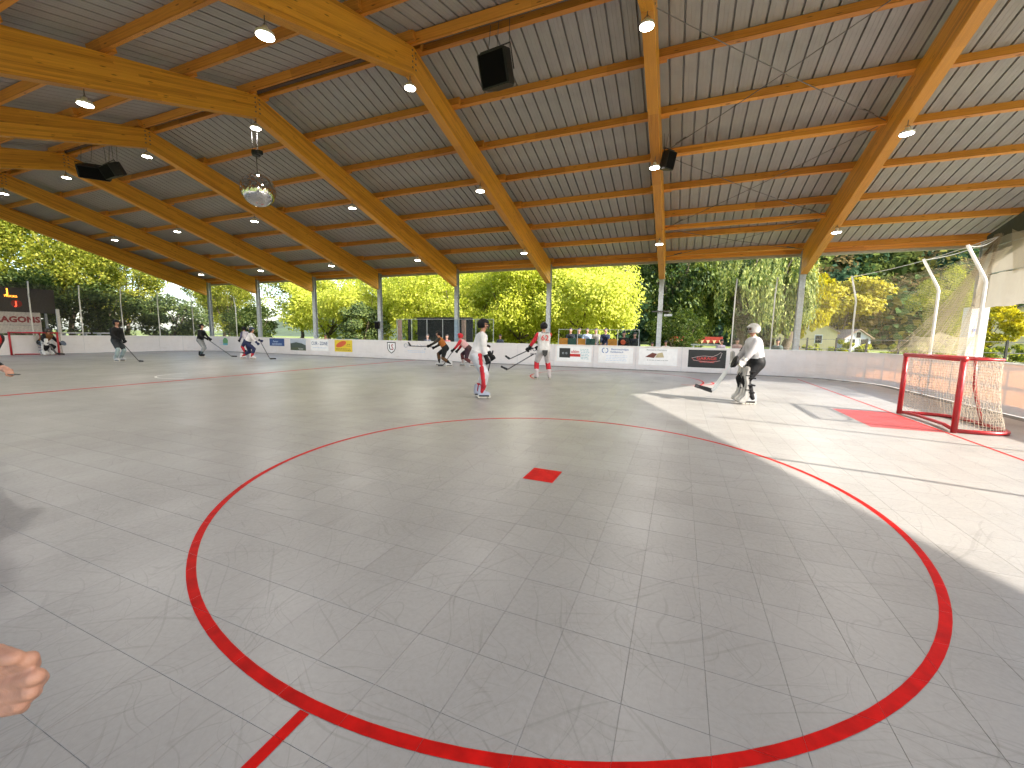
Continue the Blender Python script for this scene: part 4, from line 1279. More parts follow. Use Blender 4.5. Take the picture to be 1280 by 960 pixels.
def figure(label, loc, heading, s=1.0, lean=0.2, pelv=0.94, py=-0.02, feet=((-.17, 0), (.17, 0)), hands=((-.25, .25, .95), (.25, .25, .95)), head=(0.0, 0.0),
           jersey=(.5, .5, .5), sleeve=None, cuff=None, pants=(.05, .05, .05), leg=None, sock=None, helmet=None, gloves=None, skates=None, shoe=(.05, .05, .05),
           visor=True, cage=False, mask=False, pad=1.12, skin=None, elbow_out=0.5, group=None, voxel=0.02, hem=None, extra=None, foot_z=None, seat=False, collar=None, twist=0.0):
    e = tag(empty('person', loc, heading), label, 'person', group)
    mats = [col_mat(jersey), col_mat(sleeve or jersey), col_mat(cuff or sleeve or jersey), col_mat(pants), col_mat(leg or pants), col_mat(sock or leg or pants), skin or M['skin'], M['hair'], col_mat(shoe), col_mat(hem or jersey), col_mat((0.02, 0.015, 0.012))]
    J, SL, CU, PA, LE, SO, SK, HA, SH, HE, EY = range(11)
    P = Vector((0, py, pelv))
    up = Vector((0, math.sin(lean), math.cos(lean))); fw = Vector((0, math.cos(lean), -math.sin(lean))); rx = Vector((math.cos(twist), math.sin(twist), 0))
    C = P+up*0.44
    NB = P+up*0.56
    pr = []
    pr.append((P+Vector((-.07, 0, 0)), P+Vector((.07, 0, 0)), .135*pad, .135*pad, PA))
    for sx in (-1, 1):
        pr.append((P+Vector((sx*.06, 0, .02))-up*.03, P+Vector((sx*.05, 0, 0))+up*.08, .138*pad, .135*pad, HE))
        pr.append((P+Vector((sx*.05, 0, 0))+up*.08, C+rx*(sx*.085)+fw*.01, .13*pad, .125*pad, J))
    pr.append((C+fw*.03-rx*.07, C+fw*.03+rx*.07, .115*pad, .115*pad, J))
    pr.append((C+up*.04-rx*.16, C+up*.04+rx*.16, .082*pad, .082*pad, J))
    hd = Vector((math.sin(-head[0]), math.cos(head[0]), 0)); hr = Vector((hd.y, -hd.x, 0))
    hp = head[1]
    hu = Vector((0, 0, 1))*math.cos(hp)-hd*math.sin(hp)*-1*0 - hd*math.sin(hp)*0
    hu = (Vector((0, 0, 1))*math.cos(hp)+hd*math.sin(hp)).normalized(); hf = hr.cross(hu)*-1
    hf = hu.cross(hr)
    HC = NB+up*.05+hu*.135+hd*.02
    pr.append((NB-up*.04, HC-hu*.06, .06, .054, SK))
    pr.append((HC+hu*.035-hf*.012, HC-hu*.01, .092, .086, SK))
    pr.append((HC-hu*.075+hf*.028, HC-hu*.03+hf*.03, .05, .068, SK))
    pr.append((HC-hu*.012+hf*.088, HC-hu*.03+hf*.104, .011, .015, SK))
    for sx in (-1, 1):
        pr.append((HC+hr*(sx*.088)-hu*.01, HC+hr*(sx*.09)-hu*.035, .016, .012, SK))
        pr.append((HC+hr*(sx*.034)+hf*.08+hu*.008, HC+hr*(sx*.036)+hf*.081+hu*.008, .0125, .0125, EY))
    pr.append((HC-hu*.058+hf*.088-hr*.018, HC-hu*.058+hf*.088+hr*.018, .008, .008, EY))
    if helmet is None:
        pr.append((HC+hu*.062-hf*.012, HC+hu*.03-hf*.045, .096, .090, HA))
    wr = []
    for q, sx in enumerate((-1, 1)):
        S = C+up*.045+rx*(sx*.185)
        E_, Wp = ik(S, hands[q], .285, .255, Vector((sx*elbow_out, -.6, -.5)))
        pr.append((S, E_, .075*pad, .058*pad, SL))
        mid = E_.lerp(Wp, .55)
        pr.append((E_, mid, .057*pad, .052*pad, SL)); pr.append((mid, Wp, .05*pad, .042*pad, CU))
        wr.append((E_, Wp))
        if gloves is None:
            d = (Wp-E_).normalized(); sd_ = d.cross(Vector((0, 0, 1))).normalized() if abs(d.z) < .95 else Vector((1, 0, 0))
            ud = sd_.cross(d)
            pr.append((Wp, Wp+d*.07, .032, .036, SK))
            for f_, (o_, l_) in enumerate(((-.03, .062), (-.01, .075), (.012, .07), (.032, .055))):
                b0 = Wp+d*.085+sd_*o_; b1 = b0+d*l_*.55-ud*.012; b2 = b1+d*l_*.25-ud*.035
                pr.append((b0, b1, .0105, .010, SK)); pr.append((b1, b2, .010, .0085, SK))
            t0 = Wp+d*.03-sd_*.03; pr.append((t0, t0+d*.05-sd_*.03-ud*.01, .014, .011, SK))
    fz = foot_z if foot_z is not None else (.15 if skates is not None else .085)
    for q, sx in enumerate((-1, 1)):
        Hh_ = P+Vector((sx*.095, 0, -.04))
        A = Vector((feet[q][0], feet[q][1]-.03, fz+(feet[q][2] if len(feet[q]) > 2 else 0)))
        K, A = ik(Hh_, A, .43, .42, Vector((sx*.15, 1, 0.1)))
        t = Hh_.lerp(K, .8)
        pr.append((Hh_, t, .112*pad, .088*pad, PA)); pr.append((t, K, .08*pad, .076*pad, LE))
        m1 = K.lerp(A, .5)
        pr.append((K, m1, .076*pad, .074*pad, LE)); pr.append((m1, A, .07*pad, .052*pad, SO))
        if skates is None:
            pr.append((A-Vector((0, .04, .035)), A+Vector((0, .16, -.045)), .046, .036, SH))
        else:
            key = tuple(skates)
            if key not in BOOTS: BOOTS[key] = boot_me(col_mat(skates, 0.4))
            yw = (feet[q][3] if len(feet[q]) > 3 else sx*-.12)
            b = link('skate', BOOTS[key], e, (A.x, A.y+.02, A.z-.15), (0, 0, yw)); link('wheel_frame', WHEEL_ME, b)
    for (a, b, r0, r1, mi) in (extra or []): pr.append((a, b, r0, r1, mi))
    me = fuse(pr, mats, 'body', voxel)
    link('body', me, e)
    if gloves is not None:
        gm = col_mat(gloves, 0.6)
        for (E_, Wp) in wr:
            d = (Wp-E_).normalized()
            o = link('glove', glove(gm), e)
            z = Vector((0, 0.35, 0.94)); z = (z-d*z.dot(d)).normalized(); x = d.cross(z)
            mm = Matrix(((x.x, d.x, z.x), (x.y, d.y, z.y), (x.z, d.z, z.z))).to_4x4(); mm.translation = Wp+d*.02
            o.matrix_local = mm
    if helmet is not None:
        key = (tuple(helmet), mask)
        if key not in HELM: HELM[key] = helmet_data(col_mat(helmet, 0.3), cage, mask)
        mm = Matrix(((hr.x, hf.x, hu.x), (hr.y, hf.y, hu.y), (hr.z, hf.z, hu.z))).to_4x4(); mm.translation = HC+hu*.018-hf*.005
        o = link('helmet', HELM[key], e); o.matrix_local = mm
        if visor or cage or mask:
            v = link('face_cage' if (cage or mask) else 'visor', CAGE if (cage or mask) else VISOR, o)
    if s != 1.0: e.scale = (s, s, s)
    e['_hands'] = 0; del e['_hands']
    bpy.context.view_layer.update()
    return e, wr, C, up, fw

M['stick'] = simple('stick_shaft', (0.05, 0.045, 0.045), rough=0.4, var=0.3, scale=20)
M['tape'] = simple('black_stick_tape', (0.02, 0.02, 0.022), rough=0.8)
def stick(top, heel, toe, label, shaft=None, goalie=False, blade=None):
    """shaft from the butt end to the heel, blade from heel to toe"""
    e = tag(empty('hockey_stick', heel), label, 'hockey stick', 'hockey sticks held by the players')
    top, heel, toe = Vector(top), Vector(heel), Vector(toe)
    O = heel
    mb = MB()
    if goalie:
        m_ = heel.lerp(top, 0.45)
        mb.bar(heel-O, m_-O, 0.026, 0.085, up=(toe-heel)); mb.bar(m_-O, top-O, 0.026, 0.035, up=(toe-heel))
    else:
        mb.bar(heel-O, top-O, 0.024, 0.034, up=(toe-heel))
    link('shaft', bev(mb.data('shaft', [shaft or M['stick']]), 0.005, 1), e)
    mb = MB(); h = 0.10 if goalie else 0.075
    up = Vector((0, 0, 1)); d = (toe-heel)
    mid = heel.lerp(toe, .5)+up.cross(d).normalized()*0.012
    mb.bar(heel-O, mid-O, 0.014, h); mb.bar(mid-O, toe-O, 0.014, h*.9)
    link('blade', bev(mb.data('blade', [blade or M['tape']]), 0.005, 1), e)
    mb = MB(); mb.bar(top-O-(top-heel).normalized()*.0, top-O-(top-heel).normalized()*.14, 0.03, 0.04, up=(toe-heel)); link('grip_tape', bev(mb.data('grip_tape', [M['tape']]), 0.006, 1), e)
    return e
def W(e, p): return e.matrix_world @ Vector(p)
HR_, HL_, HA_ = -1.18, 1.96, 0.39     # facing right, left, away from the viewer

BLK, WHT, RED_, NAV, ORG, GRY = (.006, .006, .007), (.48, .48, .48), (.42, .02, .03), (.02, .025, .07), (.55, .17, .02), (.22, .23, .25)
# nearest skater in white and red, seen from the side
e, wr, C_, u_, f_ = figure('player in white and red kit standing in profile nearest the circle', (-4.36, 8.6, 0), HR_+0.15, 1.02, lean=0.26, pelv=0.97, py=-.10, feet=((-.13, -.02), (.13, .06)),
       hands=((-.02, .26, .95), (.16, .16, .80)), head=(-0.15, -0.05), jersey=(.60, .59, .60), sleeve=(.60, .59, .60), cuff=(.42, .35, .30), pants=(.50, .51, .55), leg=(.46, .44, .45), sock=RED_, helmet=BLK, gloves=BLK, skates=(.40, .42, .50), pad=1.13, cage=True,
       hem=(.45, .43, .45), extra=[((.20, .02, .72), (.22, .06, .30), .05, .045, 5), ((.16, -.04, 1.00), (.2, .0, .80), .06, .045, 5), ((.20, .16, 1.22), (.19, .20, 1.20), .03, .03, 10)])
stick(W(e, (-.06, .30, 1.10)), W(e, (-.40, .10, .05)), W(e, (-.62, .20, .04)), 'black stick held low in front of the nearest player in white')
# player with number on the back
e, wr, C_, u_, f_ = figure('player seen from behind in white and red jersey with a red number', (-4.28, 13.2, 0), HA_+0.15, 1.06, lean=0.12, pelv=0.95, feet=((-.22, .05), (.20, -.02)),
       hands=((-.46, .16, .98), (-.36, .30, .74)), head=(0.05, 0), jersey=WHT, sleeve=RED_, cuff=BLK, pants=(.46, .44, .44), leg=RED_, sock=(.50, .45, .45), helmet=BLK, gloves=BLK, skates=(.5, .45, .45), visor=False)
mb = MB()
o_ = C_-f_*.152
put_text(mb, '62', .24, o_-u_*.08, Vector((1, 0, 0)), u_, 0, 1.1); put_text(mb, 'MARTIN', .06, o_+u_*.09, Vector((1, 0, 0)), u_, 1, 1.1)
link('jersey_number', mb.data('jersey_number', [pR, pB]), e)
mb = MB(); mb.add([(-.09, -.19, .93), (.09, -.19, .93), (.07, -.185, .80), (0, -.18, .73), (-.07, -.185, .80)], [(0, 1, 2, 3, 4)]); mb.prism([(-.09, -.185, .95), (.09, -.185, .95), (.0, -.185, .76)], (0, .02, 0)); link('pants_patch', mb.data('pants_patch', [pB]), e)
stick(W(e, (-.30, .2, 1.0)), W(e, (-1.02, .55, .62)), W(e, (-1.16, .62, .72)), 'upper of two dark sticks beside the player seen from behind')
stick(W(e, (-.28, .24, .80)), W(e, (-1.15, .15, .30)), W(e, (-1.36, .2, .40)), 'lower of two dark sticks beside the player seen from behind')
# orange and black skater
e, *_ = figure('crouching player in orange and black jersey skating left with stick out', (-10.1, 16.1, 0), HL_, 1.0, lean=0.55, pelv=0.84, py=-.12, feet=((-.16, -.34), (.2, .22)), hands=((-.22, .62, .92), (.2, .42, .86)), head=(.2, -.1),
       jersey=(.30, .10, .02), sleeve=(.03, .025, .02), cuff=BLK, pants=BLK, leg=(.10, .05, .02), sock=BLK, helmet=BLK, gloves=BLK, skates=(.55, .55, .55), hem=BLK)
stick(W(e, (.22, .36, .88)), W(e, (-.25, 1.42, .92)), W(e, (-.28, 1.52, 1.10)), 'stick held out level by the orange and black player')
# red and white skater with dark trousers
e, *_ = figure('player in red and white jersey with dark trousers beside the orange one', (-9.15, 16.5, 0), HL_-.2, 1.0, lean=0.75, pelv=0.82, py=-.16, feet=((-.1, -.42), (.18, .18)), hands=((-.22, .55, .70), (.22, .45, .72)), head=(0, -.2),
       jersey=(.50, .30, .30), sleeve=RED_, cuff=WHT, pants=(.04, .02, .03), leg=(.10, .03, .03), sock=(.45, .35, .33), helmet=RED_, gloves=BLK, skates=WHT, hem=(.06, .03, .03))
stick(W(e, (.1, .5, .9)), W(e, (-.2, 1.0, .05)), W(e, (-.35, 1.2, .05)), 'stick on the floor in front of the red and white player')
# navy, white and red pair on the left
e, *_ = figure('player in white and navy with red socks skating right with stick down', (-21.2, 14.7, 0), HR_+.35, 1.0, lean=0.42, pelv=0.86, py=-.1, feet=((-.12, -.38), (.16, .12)), hands=((-.1, .5, .98), (.22, .42, .82)), head=(-.1, -.1),
       jersey=(.60, .58, .60), sleeve=(.62, .60, .62), cuff=NAV, pants=NAV, leg=NAV, sock=RED_, helmet=(.03, .04, .08), gloves=NAV, skates=(.6, .58, .58), hem=NAV)
stick(W(e, (.0, .45, 1.06)), W(e, (.42, .98, .04)), W(e, (.45, 1.28, .04)), 'stick of the white and navy player with its blade on the floor')
figure('player in white and navy with red legs half hidden behind a team mate', (-25.2, 17.3, 0), HL_-.3, 1.0, lean=0.3, pelv=0.90, feet=((-.18, 0), (.18, .05)), hands=((-.2, .35, .9), (.2, .35, .9)), jersey=(.45, .42, .46), sleeve=(.08, .08, .14), cuff=NAV, pants=NAV, leg=RED_, sock=RED_, helmet=BLK, gloves=BLK, skates=BLK)
# two in black tops
e, *_ = figure('player in black top and grey trousers reaching right near the first column', (-24.9, 14.45, 0), HR_+.1, 1.02, lean=0.22, pelv=0.93, feet=((-.15, -.1), (.15, .1)), hands=((-.08, .48, .92), (.16, .40, 1.02)), head=(0, -.15),
       jersey=BLK, sleeve=BLK, cuff=BLK, pants=(.20, .21, .22), leg=(.28, .29, .30), sock=(.05, .08, .09), helmet=BLK, gloves=BLK, skates=BLK, pad=1.0, visor=False)
stick(W(e, (.12, .36, 1.04)), W(e, (-.05, 1.52, .05)), W(e, (.0, 1.84, .05)), 'long stick held by the player in black near the first column')
e, *_ = figure('player in black top and pale teal trousers standing left with stick down', (-23.8, 10.3, 0), HR_-.1, 1.04, lean=0.12, pelv=0.95, feet=((-.17, -.06), (.17, .1)), hands=((-.1, .26, .86), (.16, .26, 1.0)), head=(.0, 0),
       jersey=BLK, sleeve=BLK, cuff=BLK, pants=(.03, .035, .04), leg=(.28, .35, .36), sock=(.22, .28, .29), helmet=BLK, gloves=BLK, skates=(.4, .4, .4), pad=1.04, visor=False)
stick(W(e, (.14, .2, 1.08)), W(e, (-.05, .92, .05)), W(e, (.02, 1.22, .05)), 'stick of the leftmost player in black with its blade on the floor')

# ---- goalkeepers with leg pads
def goalie(label, loc, heading, jersey, sleeve, pants, padc, padd, helmet, s=1.0, lean=.35, pelv=.84, hands=((-.34, .30, .78), (.30, .34, .74)), head=(0, 0), catch=(.6, .58, .5), mask=True):
    e, wr, C, u, f = figure(label, loc, heading, s, lean=lean, pelv=pelv, py=-.09, feet=((-.20, .02), (.20, .06)), hands=hands, head=head, jersey=jersey, sleeve=sleeve, cuff=sleeve, pants=pants, leg=pants, sock=pants, helmet=helmet, gloves=catch, skates=(.4, .4, .4), mask=mask, pad=1.28, hem=pants)
    pm, pd = col_mat(padc, .5), col_mat(padd, .5)
    for q, sx in enumerate((-1, 1)):
        mb = MB()
        prof = [(.12, .06), (.26, .02), (.30, .10), (.19, .22), (.17, .45), (.20, .62), (.17, .84), (.10, .86), (.10, .40), (.06, .2)]
        mb.prism([(sx*.20-.13, y, z) for y, z in prof], (.26, 0, 0))
        p_ = link('leg_pad', bev(mb.data('leg_pad', [pm]), .025, 2), e)
        mb = MB()
        for z in (.28, .44, .60, .74): mb.box((sx*.20, .055, z), (.24, .16, .03))
        mb.box((sx*.20, .11, .66), (.272, .14, .02)); mb.box((sx*.20, .11, .34), (.272, .12, .02))
        link('pad_strap', mb.data('pad_strap', [pd]), p_)
    # blocker board on the stick hand, trapper on the other
    E_, Wp = wr[1]
    mb = MB(); mb.box(Wp+Vector((.05, .06, .04)), (.20, .06, .36)); link('blocker', bev(mb.data('blocker', [pm]), .02, 2), e)
    E_, Wp = wr[0]
    mb = MB(); mb.lathe([(.02, .0), (.12, .03), (.15, .09), (.13, .10), (.02, .05)], 12, 0, Wp+Vector((-.02, .1, -.02)), Matrix.Rotation(-1.2, 3, 'X')); link('trapper', mb.data('trapper', [pd], True), e)
    return e, wr
e, wr = goalie('goalkeeper in white mask and jersey with black trousers in the sunlight', (1.55, 10.75, 0), HL_-.25, (.40, .40, .41), (.33, .32, .33), (.006, .006, .007), (.36, .35, .33), (.008, .008, .008), (.42, .41, .39), 1.02, lean=.16, pelv=.93, hands=((-.28, .30, .86), (.26, .34, .84)), head=(.1, -.05))
stick(W(e, (.34, .10, 1.28)), W(e, (.22, .72, .22)), W(e, (.18, 1.12, .34)), 'goalkeeper stick with white paddle held by the keeper in white', M['white'], True)
e, wr = goalie('goalkeeper in orange and black crouching in the far left goal', (-32.3, 10.85, 0), HR_+.15, (.14, .06, .02), BLK, BLK, (.60, .60, .60), (.10, .12, .16), (.05, .045, .04), 1.0, lean=.62, pelv=.70, hands=((-.42, .40, .62), (.40, .42, .70)), head=(0, -.2), catch=BLK)
stick(W(e, (.36, .2, 1.1)), W(e, (.1, .6, .10)), W(e, (-.2, .75, .05)), 'goalkeeper stick of the keeper in the far left goal', M['stick'], True)

# ---- two bystanders cut by the left picture edge
e, bwr, *_ = figure('bystander in red, black and white jersey at the left edge, arm hanging with a phone', (-7.32, 1.99, 0), HR_, 1.0, lean=.5, pelv=.95, py=-.34, feet=((-.12, -.42), (.14, -.38)), hands=((-.24, -.46, .84), (.15, .62, .88)), head=(.3, 0), jersey=(.45, .02, .02), sleeve=(.008, .008, .009), cuff=(.008, .008, .009), pants=(.03, .03, .035), leg=(.03, .03, .035), sock=(.03, .03, .035), shoe=(.3, .3, .3), voxel=.0085, pad=1.0, elbow_out=.2,
       extra=[((.215, .12, 1.23), (.20, .30, 1.12), .040, .034, 9), ((.19, -.09, 1.38), (.185, .0, 1.32), .085, .078, 0)], hem=(.66, .66, .66))
BY = e
mb = MB(); mb.box((0, 0, 0), (.15, .07, .009)); tag(mb.build('phone', M['black'], None, W(e, bwr[1][1]+(bwr[1][1]-bwr[1][0]).normalized()*.12+Vector((0, .02, -.03)))), 'dark phone in the hand at the left edge', 'phone')
# ------------------------------------------------------------------ stands, glass screens, spectators
def glass_screen(x0, x1, z1, n, label, y=19.33):
    e = tag(empty('glass_screen', ((x0+x1)/2, y, 0)), label, 'glass screen')
    for i in range(n+1):
        x = x0+(x1-x0)*i/n-(x0+x1)/2
        mb = MB(); mb.box((x, 0, (z1+.3)/2), (.022, .03, z1-.3)); link('upright', mb.data('upright', [M['steel']]), e)
    for i in range(n):
        xa, xb = x0+(x1-x0)*i/n-(x0+x1)/2+.02, x0+(x1-x0)*(i+1)/n-(x0+x1)/2-.02
        mb = MB(); mb.box(((xa+xb)/2, 0, (BH+.03+z1)/2), (xb-xa, .008, z1-BH-.03)); link('pane', mb.data('pane', [M['glass']]), e)
    mb = MB(); mb.box((0, 0, z1+.01), (x1-x0+.04, .03, .02)); link('cap_rail', mb.data('cap_rail', [M['steel']]), e)
glass_screen(-15.2, -9.05, 2.28, 6, 'tall glass screen on the far boards in front of the dark team shelter')
glass_screen(-5.52, -1.75, 1.79, 4, 'lower glass screen on the far boards in front of the seated spectators')
sh_ = tag(empty('team_shelter', (-13.55, 21.2, 0)), 'dark team shelter with black walls behind the glass screen', 'shelter')
mb = MB(); mb.box((0, .6, 1.21), (3.95, .06, 2.46)); link('back_wall', mb.data('back_wall', [simple('dark_tarp', (.005, .0055, .005), rough=.7, var=.4, scale=3)]), sh_)
mb = MB(); mb.box((0, .42, 2.46), (3.95, .42, .05)); link('shelter_roof', mb.data('shelter_roof', [M['black']]), sh_)
for sx, c in ((-1.95, M['black']), (1.95, M['black'])):
    mb = MB(); mb.box((sx, -.3, 1.18), (.12, .16, 2.34)); link('post', mb.data('post', [c]), sh_)
mb = MB(); mb.box((0, .2, .45), (3.2, .4, .06)); mb.box((-1.4, .2, .22), (.06, .3, .44)); mb.box((1.4, .2, .22), (.06, .3, .44)); link('bench', mb.data('bench', [M['purlin']]), sh_)
for x in (-15.75, -11.35):
    mb = MB(); mb.box((0, 0, 1.15), (.22, .12, 2.3)); tag(mb.build('timber_post', simple('pale_timber', (.42, .26, .19), var=.3, scale=9), None, (x, 20.3, -.02)), 'pale timber post %s the team shelter' % ('left of' if x < -12 else 'at the right side of'), 'post')
tb = MB(); tb.box((0, 0, .27), (6.2, 2.4, .54)); tag(tb.build('seating_platform', M['concrete'], None, (-3.6, 21.0, -.02)), 'low grey platform carrying the seats behind the far boards', 'platform')
def chair(loc, c, label, rz_=0.0):
    e = tag(empty('plastic_chair', loc, rz_), label, 'chair', 'plastic chairs on the platform')
    m_ = simple('chair_plastic_%d' % int(c[0]*99+c[1]*999), c, rough=.4)
    mb = MB(); mb.box((0, 0, .44), (.44, .42, .03)); link('seat', bev(mb.data('seat', [m_]), .012), e)
    mb = MB(); mb.box((0, -.22, .68), (.44, .03, .34)); link('backrest', bev(mb.data('backrest', [m_]), .012), e)
    for sx in (-1, 1):
        for sy in (-1, 1):
            mb = MB(); mb.tube([(sx*.19, sy*.18, 0), (sx*.17, sy*.17, .44)], .013, 6); link('leg', mb.data('leg', [M['steel']]), e)
OR_, GN_ = (.62, .23, .015), (.03, .08, .05)
for i, (x, c, q) in enumerate(((-5.45, OR_, 'leftmost orange plastic chair back above the boards'), (-5.0, GN_, 'green plastic chair back between the two left orange ones'), (-4.55, OR_, 'second orange plastic chair back from the left'), (-4.08, GN_, 'green plastic chair back right of the second orange one'), (-3.02, OR_, 'orange plastic chair beside the person in the black hoodie'))):
    chair((x, 20.2, .52), c, q)
SPG = 'spectators behind the far boards'
def sitter(x, y, z, jersey, label, hair=None, heading=PI-.1, lean=.15, pants=(.05, .05, .07), s=1.0, arms=0.0):
    return figure(label, (x, y, z), heading, s, lean=lean, pelv=.52, py=-.2, feet=((-.12, .28), (.12, .26)), hands=((-.12, .22, .62+arms), (.12, .22, .62+arms)), jersey=jersey, sleeve=jersey, cuff=jersey, pants=pants, pad=.98, group=SPG, head=(random.uniform(-.3, .3), -.25), voxel=.024)
def stander(x, y, jersey, label, s=1.0, z=-.02, heading=PI-.1, pants=(.05, .06, .09), head=(0, 0), hands=((-.2, .22, .98), (.2, .22, 1.0)), skin=None):
    return figure(label, (x, y, z), heading, s, lean=.06, jersey=jersey, sleeve=jersey, cuff=jersey, pants=pants, pad=.98, group=SPG, hands=hands, head=head, voxel=.024)
bn = MB(); bn.box((0, 0, .42), (2.6, .35, .05)); bn.box((-1.1, 0, .2), (.08, .3, .4)); bn.box((1.1, 0, .2), (.08, .3, .4))
tag(bn.build('bench', M['purlin'], None, (-4.55, 21.25, .52)), 'wooden bench under the row of seated spectators', 'bench')
for x, c, q in ((-5.48, (.025, .025, .03), 'leftmost seated spectator, in black'), (-5.02, (.03, .05, .05), 'seated spectator in dark green, second from the left'), (-4.58, (.45, .5, .6), 'seated spectator in a pale blue shirt'), (-4.12, (.35, .30, .24), 'seated spectator in a beige top'), (-3.62, (.03, .035, .06), 'taller seated spectator in navy right of the beige one')):
    sitter(x, 21.3, .52, c, q)
e, *_ = stander(-2.58, 20.75, (.02, .018, .018), 'person in black hoodie with orange print standing behind the glass', .98)
mb = MB(); mb.lathe([(0, 0), (.10, .005), (.13, 0)], 9, 0, (0, .178, 1.26), Matrix(((1, 0, 0), (0, 0, 1), (0, -1, 0)))); link('hoodie_print', mb.data('hoodie_print', [flat('print_orange', (.6, .09, .03))]), e)
stander(-2.08, 20.9, (.03, .03, .03), 'person in black half hidden at the end of the glass screen', .95)
stander(-1.22, 20.4, (.45, .38, .33), 'crouching child in a pale top left of the slim column', .70)
stander(-.62, 20.4, (.50, .44, .38), 'child in a pale patterned top right of the slim column', .74)
stander(1.75, 21.0, (.42, .36, .40), 'person in a pale top leaning behind the black advert', .80, heading=PI+.6)
stander(2.42, 21.2, (.40, .28, .25), 'person in a salmon top behind the net near the goalkeeper', .82)
stander(4.03, 21.4, (.10, .14, .13), 'person in dark green right of the goalkeeper behind the boards', .82)
stander(4.72, 20.9, (.05, .05, .06), 'small dark figure at the foot of the column', .68)
stander(-22.1, 20.6, (.40, .12, .06), 'person in a rust red top behind the yellow advert', .74)
for i, x in enumerate((-20.6, -19.9, -19.2)):
    chair((x, 20.5, .30), GN_, ['leftmost', 'middle', 'rightmost'][i]+' of three green chairs behind the yellow advert')
sitter(-14.6, 21.35, .0, (.10, .10, .12), 'dim seated player inside the shelter on the left', s=1.05)
sitter(-13.2, 21.35, .0, (.30, .10, .10), 'seated player in red inside the dark shelter', s=1.05)
stander(-9.3, 20.8, (.06, .07, .09), 'dark figure bent behind the glass at the right of the shelter', .84)
# grey table behind the boards
e = tag(empty('bar_table', (1.1, 21.3, -.02)), 'grey bar table behind the boards by the black advert', 'table')
mb = MB(); mb.box((0, 0, 1.18), (1.25, .5, .06)); link('table_top', bev(mb.data('table_top', [simple('grey_laminate', (.30, .33, .30))]), .008), e)
for sx in (-1, 1):
    mb = MB(); mb.box((sx*.5, 0, .58), (.06, .4, 1.15)); link('leg', mb.data('leg', [M['steel']]), e)

# scoreboard and club panel at the left end
e = tag(empty('scoreboard', (-35.6, 10.6, 0)), 'dark electronic scoreboard with orange and red lit characters', 'scoreboard')
mb = MB(); mb.box((0, 0, 3.06), (.14, 4.0, 1.42)); link('case', bev(mb.data('case', [simple('scoreboard_case', (.035, .026, .022), rough=.5)]), .02), e)
mb = MB()
UY = Vector((0, 1, 0))
put_text(mb, 'J', .42, (.078, .12, 3.52), UY, UZ, 0, 1, .03); put_text(mb, 'TRICKS', .16, (.078, .22, 3.26), UY, UZ, 0)
put_text(mb, 'J', .34, (.08, .40, 2.86), UY, UZ, 1)
link('lit_characters', mb.data('lit_characters', [emit_mat('led_orange', (1.0, .30, .03), 1.6), emit_mat('led_red', (1.0, .05, .02), 1.8)]), e)
mb = MB(); mb.lathe([(0, 0), (.22, 0)], 18, 0, (.076, .42, 2.86), Matrix(((0, 0, 1), (1, 0, 0), (0, 1, 0)))); link('red_disc', mb.data('red_disc', [flat('score_red', (.30, .01, .01))]), e)
for y in (-1.6, 1.6):
    mb = MB(); mb.box((-.1, y, 1.2), (.1, .1, 2.5)); link('post', mb.data('post', [M['steel']]), e)
e = tag(empty('club_panel', (-34.75, 10.55, 0)), 'white club panel with large dark red lettering behind the left goal', 'sign')
mb = MB(); mb.box((0, 0, 1.76), (.05, 2.2, 1.2)); link('panel', bev(mb.data('panel', [simple('panel_white', (.62, .57, .53), rough=.5)]), .02), e)
mb = MB(); put_text(mb, 'DRAGONS', .44, (.03, .02, 1.93), UY, UZ, 0, .98, .05)
mb.tube([(.03, -1.0, 1.62), (.03, 1.0, 1.62)], .012, 4, 1)
link('lettering', mb.data('lettering', [flat('dragon_red', (.28, .02, .03)), pGr]), e)
for y in (-.9, .9):
    mb = MB(); mb.box((-.05, y, .58), (.06, .06, 1.2)); link('post', mb.data('post', [M['steel']]), e)
mb = MB(); mb.box((0, 0, 1.3), (.12, .12, 2.6)); tag(mb.build('marker_post', M['whitepaint'], None, (XL-.25, 11.95, -.02)), 'thick white post on the left end boards beside the club panel', 'post')
for i, y in enumerate((13.6, 15.3)):
    e = tag(empty('picnic_bench', (-36.3, y, -.03)), 'pale bench behind the left end boards, the %s one' % ('nearer' if i == 0 else 'farther'), 'bench')
    mb = MB(); mb.box((0, 0, 1.22), (.5, 1.4, .07)); link('top', mb.data('top', [M['whitepaint']]), e)
    for s in (-1, 1):
        mb = MB(); mb.box((0, s*.5, .6), (.4, .06, 1.2)); link('leg', mb.data('leg', [M['steel']]), e)
